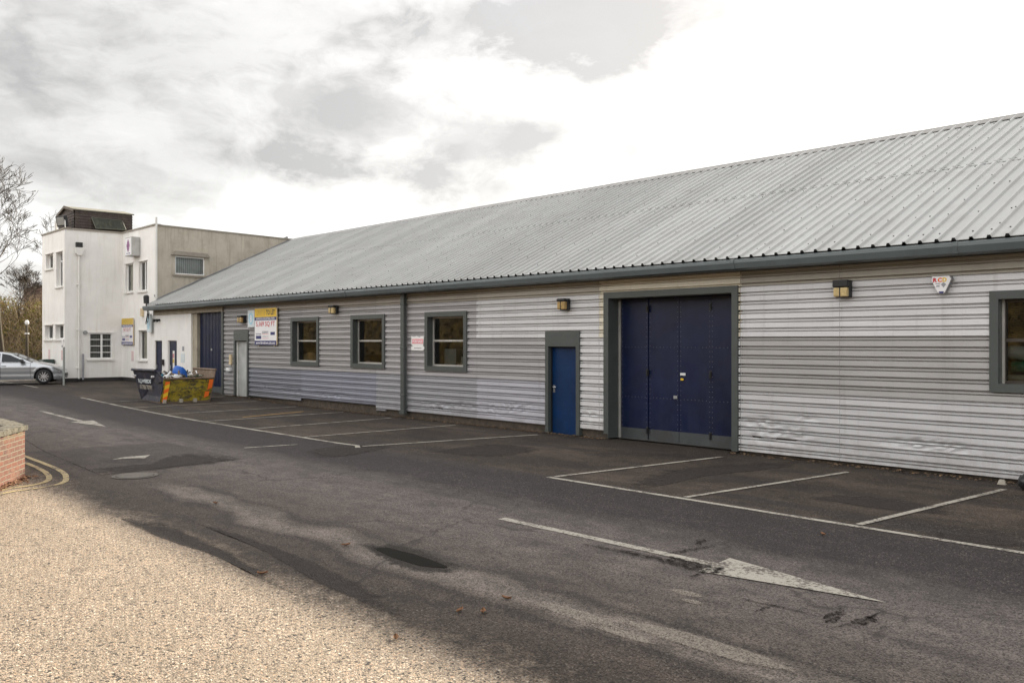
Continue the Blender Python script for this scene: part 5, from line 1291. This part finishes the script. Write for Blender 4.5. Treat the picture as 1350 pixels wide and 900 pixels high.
w = MB(); w.face([tuple(Vector(ghp(a, b, s)) + Vector((-.015, 0, .012))) for a, b, s in ((-3.08, .99, -.85), (-3.08, .99, .85), (-2.76, 1.18, .82), (-2.76, 1.18, -.82))]); w.build('rear_window', M['car_window'], CAR)
for s in (-1, 1):     # door gaps, handles, sill, mirror, lights
    yy = hw + s * (hw + .001)
    for gx in (-.50, -1.60):
        w = MB(); zz_ = [.24 + .62 * k / 8 for k in range(9)]
        w.mesh([(gx + e_, hw + s * (yside(gx, z) + .003), z) for z in zz_ for e_ in (-.006, .006)], [(2 * k, 2 * k + 1, 2 * k + 3, 2 * k + 2) for k in range(8)]); w.build('door_gap', M['car_plastic'], CAR)
    for hx in (-1.48, -2.35):
        w = MB(); y_ = hw + s * (yside(hx, .74) + .012); w.box(hx - .09, hx + .09, y_ - .02, y_ + .012, .735, .765); w.build('door_handle', M['car_paint'], CAR, bevel=.008)
    w = MB(); w.box(-WB_ + .42, -.42, hw + s * .76 - .03, hw + s * .76 + .03, .165, .205); w.build('sill_trim', M['chrome'], CAR)
    w = MB(); c = (-.80, hw + s * (hw + .07), .965); w.mesh([(c[0] + a, c[1] + b, c[2] + d) for a, b, d in ((-.06, -.08, -.05), (.08, -.08, -.04), (.08, .08, -.04), (-.06, .08, -.05), (-.06, -.08, .06), (.05, -.08, .05), (.05, .08, .05), (-.06, .08, .06))], [(0, 1, 2, 3), (4, 5, 6, 7), (0, 1, 5, 4), (1, 2, 6, 5), (2, 3, 7, 6), (3, 0, 4, 7)]); w.build('wing_mirror', M['car_plastic'], CAR, bevel=.02)
    w = MB(); y0 = hw + s * hw * .80; w.mesh([(x_, hw + s * (yside(x_, z_) + .006), z_) for x_, z_ in ((.42, .64), (.54, .60), (.63, .53), (.66, .46), (.57, .475), (.47, .54))], [(0, 1, 4, 5), (1, 2, 3, 4)]); w.build('headlight', M['chrome'], CAR)
    w = MB(); w.face([(-WB_ - .60, hw + s * hw * .94, .68), (-WB_ - .75, hw + s * hw * .8, .68), (-WB_ - .73, hw + s * hw * .8, .84), (-WB_ - .6, hw + s * hw * .93, .84)]); w.build('tail_light', M['red'], CAR)
    for wx in (0, -WB_):
        w = MB(); y1 = hw + s * (hw - .005); y0 = hw + s * (hw - .20); nS = 28
        prof = [(.17, y0), (.275, y0), (RW, y0 + s * .03), (RW, y1 - s * .02), (.285, y1), (.20, y1 + s * .002)]
        vv = [(wx + r_ * math.cos(2 * math.pi * k / nS), y_, RW + r_ * math.sin(2 * math.pi * k / nS)) for r_, y_ in prof for k in range(nS)]
        w.mesh(vv, [(i * nS + k, i * nS + (k + 1) % nS, (i + 1) * nS + (k + 1) % nS, (i + 1) * nS + k) for i in range(len(prof) - 1) for k in range(nS)])
        wl = w.build('wheel', M['rubber'], CAR, smooth=True)
        w = MB(); nS = 24; ys_ = y1 - s * .01
        ring = [(wx + r_ * math.cos(2 * math.pi * k / nS), y_, RW + r_ * math.sin(2 * math.pi * k / nS)) for r_, y_ in ((.222, ys_), (.195, ys_ - s * .005), (.19, ys_ - s * .08)) for k in range(nS)]
        w.mesh(ring, [(i * nS + k, i * nS + (k + 1) % nS, (i + 1) * nS + (k + 1) % nS, (i + 1) * nS + k) for i in range(2) for k in range(nS)])
        for k in range(10):
            a = 2 * math.pi * k / 10; d1 = Vector((math.cos(a), math.sin(a))); t1 = Vector((-d1.y, d1.x))
            q = [d1 * .03 + t1 * .016, d1 * .03 - t1 * .016, d1 * .2 - t1 * .013, d1 * .2 + t1 * .013]
            w.mesh([(wx + p.x, ys_ - s * .012, RW + p.y) for p in q] + [(wx + p.x, ys_ - s * .04, RW + p.y) for p in q], [(0, 1, 2, 3), (0, 1, 5, 4), (1, 2, 6, 5), (2, 3, 7, 6), (3, 0, 4, 7)])
        w.tube([(wx, ys_, RW), (wx, ys_ - s * .04, RW)], .045, 12); w.build('rim', M['rim'], wl)
        w = MB(); w.tube([(wx, ys_ - s * .085, RW), (wx, ys_ - s * .09, RW)], .2, 20); w.build('brake_disc', M['black'], wl)
w = MB(); w.box(-WB_ - .2, .35, .22, 1.44, .19, .62); w.build('underbody', M['car_plastic'], CAR)
w = MB(); w.mesh([(.728, .45, .42), (.728, 1.21, .42), (.728, 1.2, .28), (.728, .46, .28)], [(0, 1, 2, 3)]); w.build('grille', M['car_plastic'], CAR)

# dark storage bin behind the bonnet
x, y, z = onY(62, 483, 11.75)
t_ = thing('storage_bin', 'dark green lidded bin against the white wing behind the car bonnet', 'bin', (x, 11.7, .28))
w = MB(); w.box(x - .75, x + .62, 11.45, 11.88, .28, 1.12); w.build('body', mk('bin_green', (.02, .035, .03), .45), t_, bevel=.03)
w = MB(); w.prism([(x - .8, 1.125), (x + .66, 1.125), (x + .66, 1.30), (x + .1, 1.28), (x - .5, 1.18), (x - .8, 1.15)], mapY(11.42), 0, .47); w.build('lid', mk('bin_lid', (.03, .05, .045), .35), t_, bevel=.02)

# ================================================================== TREES AND SCRUB
def bare_tree(name, label, base, height, seed, lean=(0, 0), r0=.2, levels=6, spread=.55, gens=3, tip=.008):
    rnd = random.Random(seed); trunk = MB(); crown = MB()
    def grow(mb, p, d, L, r, lev):
        n = 4; pts = [p]; rad = [r]
        for i in range(n):
            d = (d + Vector((rnd.uniform(-1, 1), rnd.uniform(-1, 1), rnd.uniform(-.45, .55))) * (.05, .14, .2, .27)[min(lev, 3)]).normalized()
            p = p + d * L / n; pts.append(p); rad.append(max(tip, r * (1 - .42 * (i + 1) / n)))
        mb.tube(pts, rad, 8 if lev == 0 else (5 if lev < 3 else 3), cap=False)
        if lev >= levels: return
        k = rnd.randint(2, gens + (1 if lev > 1 else 0))
        for j in range(k):
            i = n if j == 0 else rnd.choice((2, 3, 4) if lev else (3, 4)); q = pts[i]
            ax = Vector((rnd.uniform(-1, 1), rnd.uniform(-1, 1), rnd.uniform(-.2, .5))).normalized()
            a = spread * (.45 if j == 0 else 1.1) ; nd = (d + ax * a * 1.5).normalized(); nd.z += .16 if lev < 3 else .0; nd.normalize()
            grow(crown, q, nd, L * rnd.uniform(.58, .80), rad[i] * (.85 if j == 0 else .62), lev + 1)
    grow(trunk, Vector(base), Vector((lean[0], lean[1], 1)).normalized(), height * .36, r0, 0)
    t_ = thing(name, label, 'tree', base)
    trunk.build('trunk', M['bark'], t_, smooth=True); crown.build('crown', M['twigs'], t_)
    return t_
def place(px, depth): r = ray(px, 450); return (r.x * depth, r.y * depth)
x, y = place(3, 56); bare_tree('bare_tree', 'tallest leafless tree with an upright trunk at the left edge', (x, y, .3), 13.2, 4, (.0, 0), .21, 7, .50, 3, .011)
x, y = place(60, 60); bare_tree('bare_tree', 'leafless tree with crooked limbs just left of the white building', (x, y, .3), 10.8, 54, (-.12, .0), .17, 7, .70, 3, .010)
x, y = place(22, 66); bare_tree('bare_tree', 'small bushy leafless tree between the tall tree and the white building', (x, y, .3), 8.0, 5, (0, 0), .10, 7, .6, 3, .009)
x, y = place(-40, 60); bare_tree('bare_tree', 'leafless tree partly cut off by the left edge of the view', (x, y, .3), 12.5, 31, (.1, 0), .24, 6, .55, 3, .009)

# bank behind the car park
mb = MB(); n = 30; vv = []
c0 = Vector(place(-160, 62)); c1 = Vector(place(150, 58)); dd = (c1 - c0).normalized(); nn_ = Vector((-dd.y, dd.x))
if nn_.dot(Vector(place(0, 1))) < 0: nn_ = -nn_
LL = (c1 - c0).length
for i in range(n + 1):
    for j in range(9):
        p = c0 + dd * (LL * i / n) + nn_ * (j * 1.6 - 1.0); hgt = 3.4 * sstep(j / 6) + .5 * mnoise.noise(Vector((p.x * .3, p.y * .3, 0)))
        vv.append((p.x, p.y, max(.25, .3 + hgt) if j else .25))
mb.mesh(vv, [(i * 9 + j, (i + 1) * 9 + j, (i + 1) * 9 + j + 1, i * 9 + j + 1) for i in range(n) for j in range(8)])
tag(mb.build('terrain_bank', M['bank'], smooth=True), kind='structure')
mb = MB(); tw = MB(); rnd = random.Random(3)
for k in range(34000):
    u = rnd.random(); j = rnd.random() ** .8 * 8; p = c0 + dd * (LL * u) + nn_ * (j * 1.6 - 1.2); b0 = .3 + 3.4 * sstep(j / 6)
    cl = .5 + .5 * mnoise.noise(Vector((p.x * .55, p.y * .55, 2)))
    hh = b0 + rnd.random() ** 1.3 * (2.3 * cl + .4)
    if mnoise.noise(Vector((p.x * .9, p.y * .9, hh * .9))) < -.22: continue
    s_ = rnd.uniform(.045, .13); a_ = Vector((rnd.uniform(-1, 1), rnd.uniform(-1, 1), rnd.uniform(-1, 1))).normalized(); b__ = a_.cross(Vector((rnd.uniform(-1, 1), rnd.uniform(-1, 1), rnd.uniform(-1, 1)))).normalized()
    q = Vector((p.x, p.y, hh)); mb.face([q - a_ * s_, q - b__ * s_ * .45, q + a_ * s_, q + b__ * s_ * .45])
tag(mb.build('scrub', M['scrub']), 'sunlit brown and olive scrub on the bank behind the silver car', 'scrub', kind='stuff')
for k in range(2600):
    u = rnd.random(); j = rnd.random() * 8; p = c0 + dd * (LL * u) + nn_ * (j * 1.6 - 1.4); b0 = .3 + 3.4 * sstep(j / 6)
    q = Vector((p.x, p.y, b0 + rnd.random() * 1.4)); d = Vector((rnd.uniform(-.7, .7), rnd.uniform(-.7, .7), 1)).normalized(); L = rnd.uniform(.7, 2.0); m1 = q + d * L * .5; d2 = (d + Vector((rnd.uniform(-.8, .8), rnd.uniform(-.8, .8), -.5))).normalized()
    tw.tube([q, m1, m1 + d2 * L * .5], [.018, .013, .007], 3, cap=False)
tag(tw.build('brambles', mk('bramble', (.26, .19, .11), .9, var=.4, vs=2)), 'bare arching bramble stems on the bank behind the silver car', 'brambles', kind='stuff')
# lamp post with two white lanterns in front of the bank
x, y = place(35.5, 50); t_ = thing('lamp_post', 'slim dark post with two small white lanterns in front of the scrub bank', 'lamp post', (x, y, .3))
w = MB(); w.tube([(x, y, .3), (x, y, 3.1)], [.09, .06], 8); w.build('post', M['bark'], t_, smooth=True)
w = MB(); w.tube([(x, y, 2.52), (x, y, 2.58)], .12, 12); w.build('lantern', M['upvc'], t_)
w = MB(); w.tube([(x, y, 3.02), (x, y, 3.1), (x, y, 3.22), (x, y, 3.3)], [.05, .11, .11, .05], 12); w.build('lantern', M['upvc'], t_)
# flat roofed hut on the skyline behind the bank
x, y = place(42, 74); t_ = thing('flat_roofed_hut', 'dark flat roofed hut showing just above the scrub bank', 'hut', (x, y, 0))
w = MB(); w.box(x - 2.6, x + 3.6, y, y + 4, 0, 6.6); w.build('wall', mk('hut', (.13, .075, .055), .9), t_)
w = MB(); w.box(x - 2.8, x + 3.8, y - .2, y + 4.2, 6.6, 6.85); w.build('roof', M['grey_text'], t_)

# tall hedge on the far side of the side road, seen mirrored in the shed windows
mb = MB(); vv = []; n = 90
for i in range(n + 1):
    for j in range(9):
        x = -100 + 108 * i / n; z = j * 1.0; bulge = 1.2 * mnoise.noise(Vector((x * .4, z * .5, 7))) + .5 * mnoise.noise(Vector((x * 1.4, z * 1.4, 7)))
        vv.append((x, -15.5 + bulge - .04 * z * z, z * (1 + .15 * mnoise.noise(Vector((x * .35, 0, 1)))) - .05))
mb.mesh(vv, [(i * 9 + j, (i + 1) * 9 + j, (i + 1) * 9 + j + 1, i * 9 + j + 1) for i in range(n) for j in range(8)])
for k in range(42000):
    x = rnd.uniform(-100, 8); z = rnd.uniform(0, 9.2); y = -15.0 + 1.2 * mnoise.noise(Vector((x * .4, z * .5, 7))) + rnd.uniform(-.6, .7)
    if mnoise.noise(Vector((x * .7, z * .7, 1))) < -.15: continue
    s_ = rnd.uniform(.04, .15); a_ = Vector((rnd.uniform(-1, 1), rnd.uniform(-1, 1), rnd.uniform(-1, 1))).normalized(); b__ = a_.cross(Vector((rnd.uniform(-1, 1), rnd.uniform(-1, 1), rnd.uniform(-1, 1)))).normalized()
    q = Vector((x, y, z)); mb.face([q - a_ * s_, q - b__ * s_ * .4, q + a_ * s_, q + b__ * s_ * .4])
M['hedge'] = foliage_mat('hedge', [(.1, (.008, .006, .004)), (.5, (.03, .022, .01)), (.72, (.10, .07, .022)), (1, (.30, .20, .07))], .8)
tag(mb.build('hedge', M['hedge']), 'tall brown hedge on the camera side of the yard, mirrored in the windows', 'hedge', kind='stuff')

# ================================================================== LIGHT AND SKY
SAZ = R(-14)                                  # sun azimuth from +Y, negative towards -X
SEL = math.atan((RZ + .04) / (RY - 3.62) * math.cos(SAZ))
sd_ = Vector((math.sin(SAZ) * math.cos(SEL), math.cos(SAZ) * math.cos(SEL), math.sin(SEL)))
sun_d = bpy.data.lights.new('sun', 'SUN'); sun = bpy.data.objects.new('sun', sun_d); col.objects.link(sun)
sun.rotation_euler = sd_.to_track_quat('Z', 'Y').to_euler(); sun_d.energy = 5.0; sun_d.angle = R(.53); sun_d.color = (1, .90, .73)
world = bpy.data.worlds.new('World'); scn.world = world; world.use_nodes = True
t = NT(world.node_tree); bg = t.n['Background']
sky = t.new('ShaderNodeTexSky', sky_type='NISHITA', sun_disc=False, sun_elevation=SEL, sun_rotation=SAZ); sky.air_density = 1; sky.dust_density = 2
gen = t.new('ShaderNodeTexCoord').outputs['Generated']
x, y, z = t.sep(gen)
zz = t.m('MAXIMUM', z, 0.0)
den = t.m('ADD', zz, .38)
P2 = t.comb(x, y, t.m('MULTIPLY', zz, 1.9))
warp = t.noise(P2, 4, 4, .55, out=1)
P3 = t.vm('ADD', P2, t.vm('MULTIPLY', warp, (.22, .22, .16)))
n1 = t.noise(P3, 4.6, 10, .57); n2 = t.noise(P3, 15, 8, .62)
d = t.m('ADD', t.m('MULTIPLY', n1, .68), t.m('MULTIPLY', n2, .32))
# cloud banks at fixed compass bearings (degrees left of +Y) and heights
az = t.m('MULTIPLY', t.m('ARCTAN2', t.m('MULTIPLY', x, -1), y), 180 / math.pi); el = t.m('MULTIPLY', t.m('ARCSINE', z), 180 / math.pi)
jx = t.m('MULTIPLY', t.m('SUBTRACT', t.noise(P2, 6, 7, .62), .5), 15); jy = t.m('MULTIPLY', t.m('SUBTRACT', t.noise(t.vm('ADD', P2, (5, 3, 1)), 7, 7, .62), .5), 8)
azj = t.m('ADD', az, jx); elj = t.m('ADD', el, jy)
def bank(px, py, wpx, hpx, amp):
    r = ray(px, py).normalized(); a0 = math.degrees(math.atan2(-r.x, r.y)); e0 = math.degrees(math.asin(r.z)); wd = math.degrees(wpx / F) ; hd = math.degrees(hpx / F)
    q = t.m('ADD', t.m('POWER', t.m('DIVIDE', t.m('SUBTRACT', azj, a0), wd), 2), t.m('POWER', t.m('DIVIDE', t.m('SUBTRACT', elj, e0), hd), 2))
    return t.m('MULTIPLY', t.m('POWER', 2.718, t.m('MULTIPLY', q, -1)), amp)
dark = None
for a in ((850, 10, 270, 55, 1.5), (520, 45, 200, 38, .75), (700, 60, 120, 40, .5), (370, 205, 150, 32, .95), (690, 185, 85, 42, .75), (500, 225, 120, 22, .5), (60, 25, 170, 50, .45), (60, 115, 130, 32, .45), (120, 245, 120, 35, .5), (300, 90, 160, 30, .4), (480, 150, 90, 30, .35), (1130, 130, 80, 60, .12), (840, 175, 70, 40, .3), (480, 130, 110, 35, .3)):
    bk = bank(*a); dark = bk if dark is None else t.m('ADD', dark, bk)
# brightness: glare round the veiled sun, thinner bright gaps, darker banks
sdot = t.new('ShaderNodeVectorMath', operation='DOT_PRODUCT'); t.put(sdot.inputs[0], gen); sdot.inputs[1].default_value = tuple(ray(1150, 160).normalized()); sdot = sdot.outputs['Value']
glare = t.mr(sdot, .70, 1.0, 0, 1, True)
opac = t.m('ADD', t.m('MULTIPLY', t.mr(d, .46, .60), .52), t.m('MULTIPLY', dark, t.mr(d, .38, .56, .55, 1.0)))
opac = t.m('SUBTRACT', opac, t.m('MULTIPLY', glare, .10), clamp=True)
cl = t.ramp(opac, [(0, (1.28, 1.26, 1.23)), (.16, (1.06, 1.04, 1.01)), (.4, (.94, .92, .89)), (.7, (.78, .76, .735)), (1, (.61, .595, .58))])
KS = .35
back = t.m('ADD', t.mr(y, .1, -.7, 0, 1.05), t.mr(z, .45, .9, 0, .15))     # clouds facing the low sun and overhead are brighter
gain = t.m('MULTIPLY', t.m('ADD', t.m('ADD', .88, back), t.m('MULTIPLY', glare, .36)), KS)
v = t.new('ShaderNodeVectorMath', operation='SCALE'); t.put(v.inputs[0], cl); t.put(v.inputs['Scale'], gain)
gapm = t.m('MULTIPLY', t.mr(t.noise(t.vm('ADD', P3, (2, 7, 0)), 3.3, 6, .6), .62, .70), .35)
skys = t.new('ShaderNodeVectorMath', operation='SCALE'); t.put(skys.inputs[0], sky.outputs[0]); skys.inputs['Scale'].default_value = .10
tot = t.mix(t.m('ADD', t.m('MULTIPLY', gapm, t.m('SUBTRACT', 1, glare)), .08), v.outputs[0], t.mix(.5, skys.outputs[0], (KS * .86, KS * .9, KS * .95)))
t.put(bg.inputs['Color'], tot); bg.inputs['Strength'].default_value = 1.0

# ------------------------------------------------------------------ render settings
scn.render.engine = 'CYCLES'; scn.cycles.use_denoising = True; scn.cycles.max_bounces = 6; scn.cycles.transparent_max_bounces = 8
scn.cycles.caustics_reflective = False; scn.cycles.caustics_refractive = False
scn.view_settings.view_transform = 'Standard'; scn.view_settings.look = 'None'; scn.view_settings.exposure = 1.5; scn.view_settings.gamma = 1
for o in bpy.data.objects:
    if '_o' in o: del o['_o']
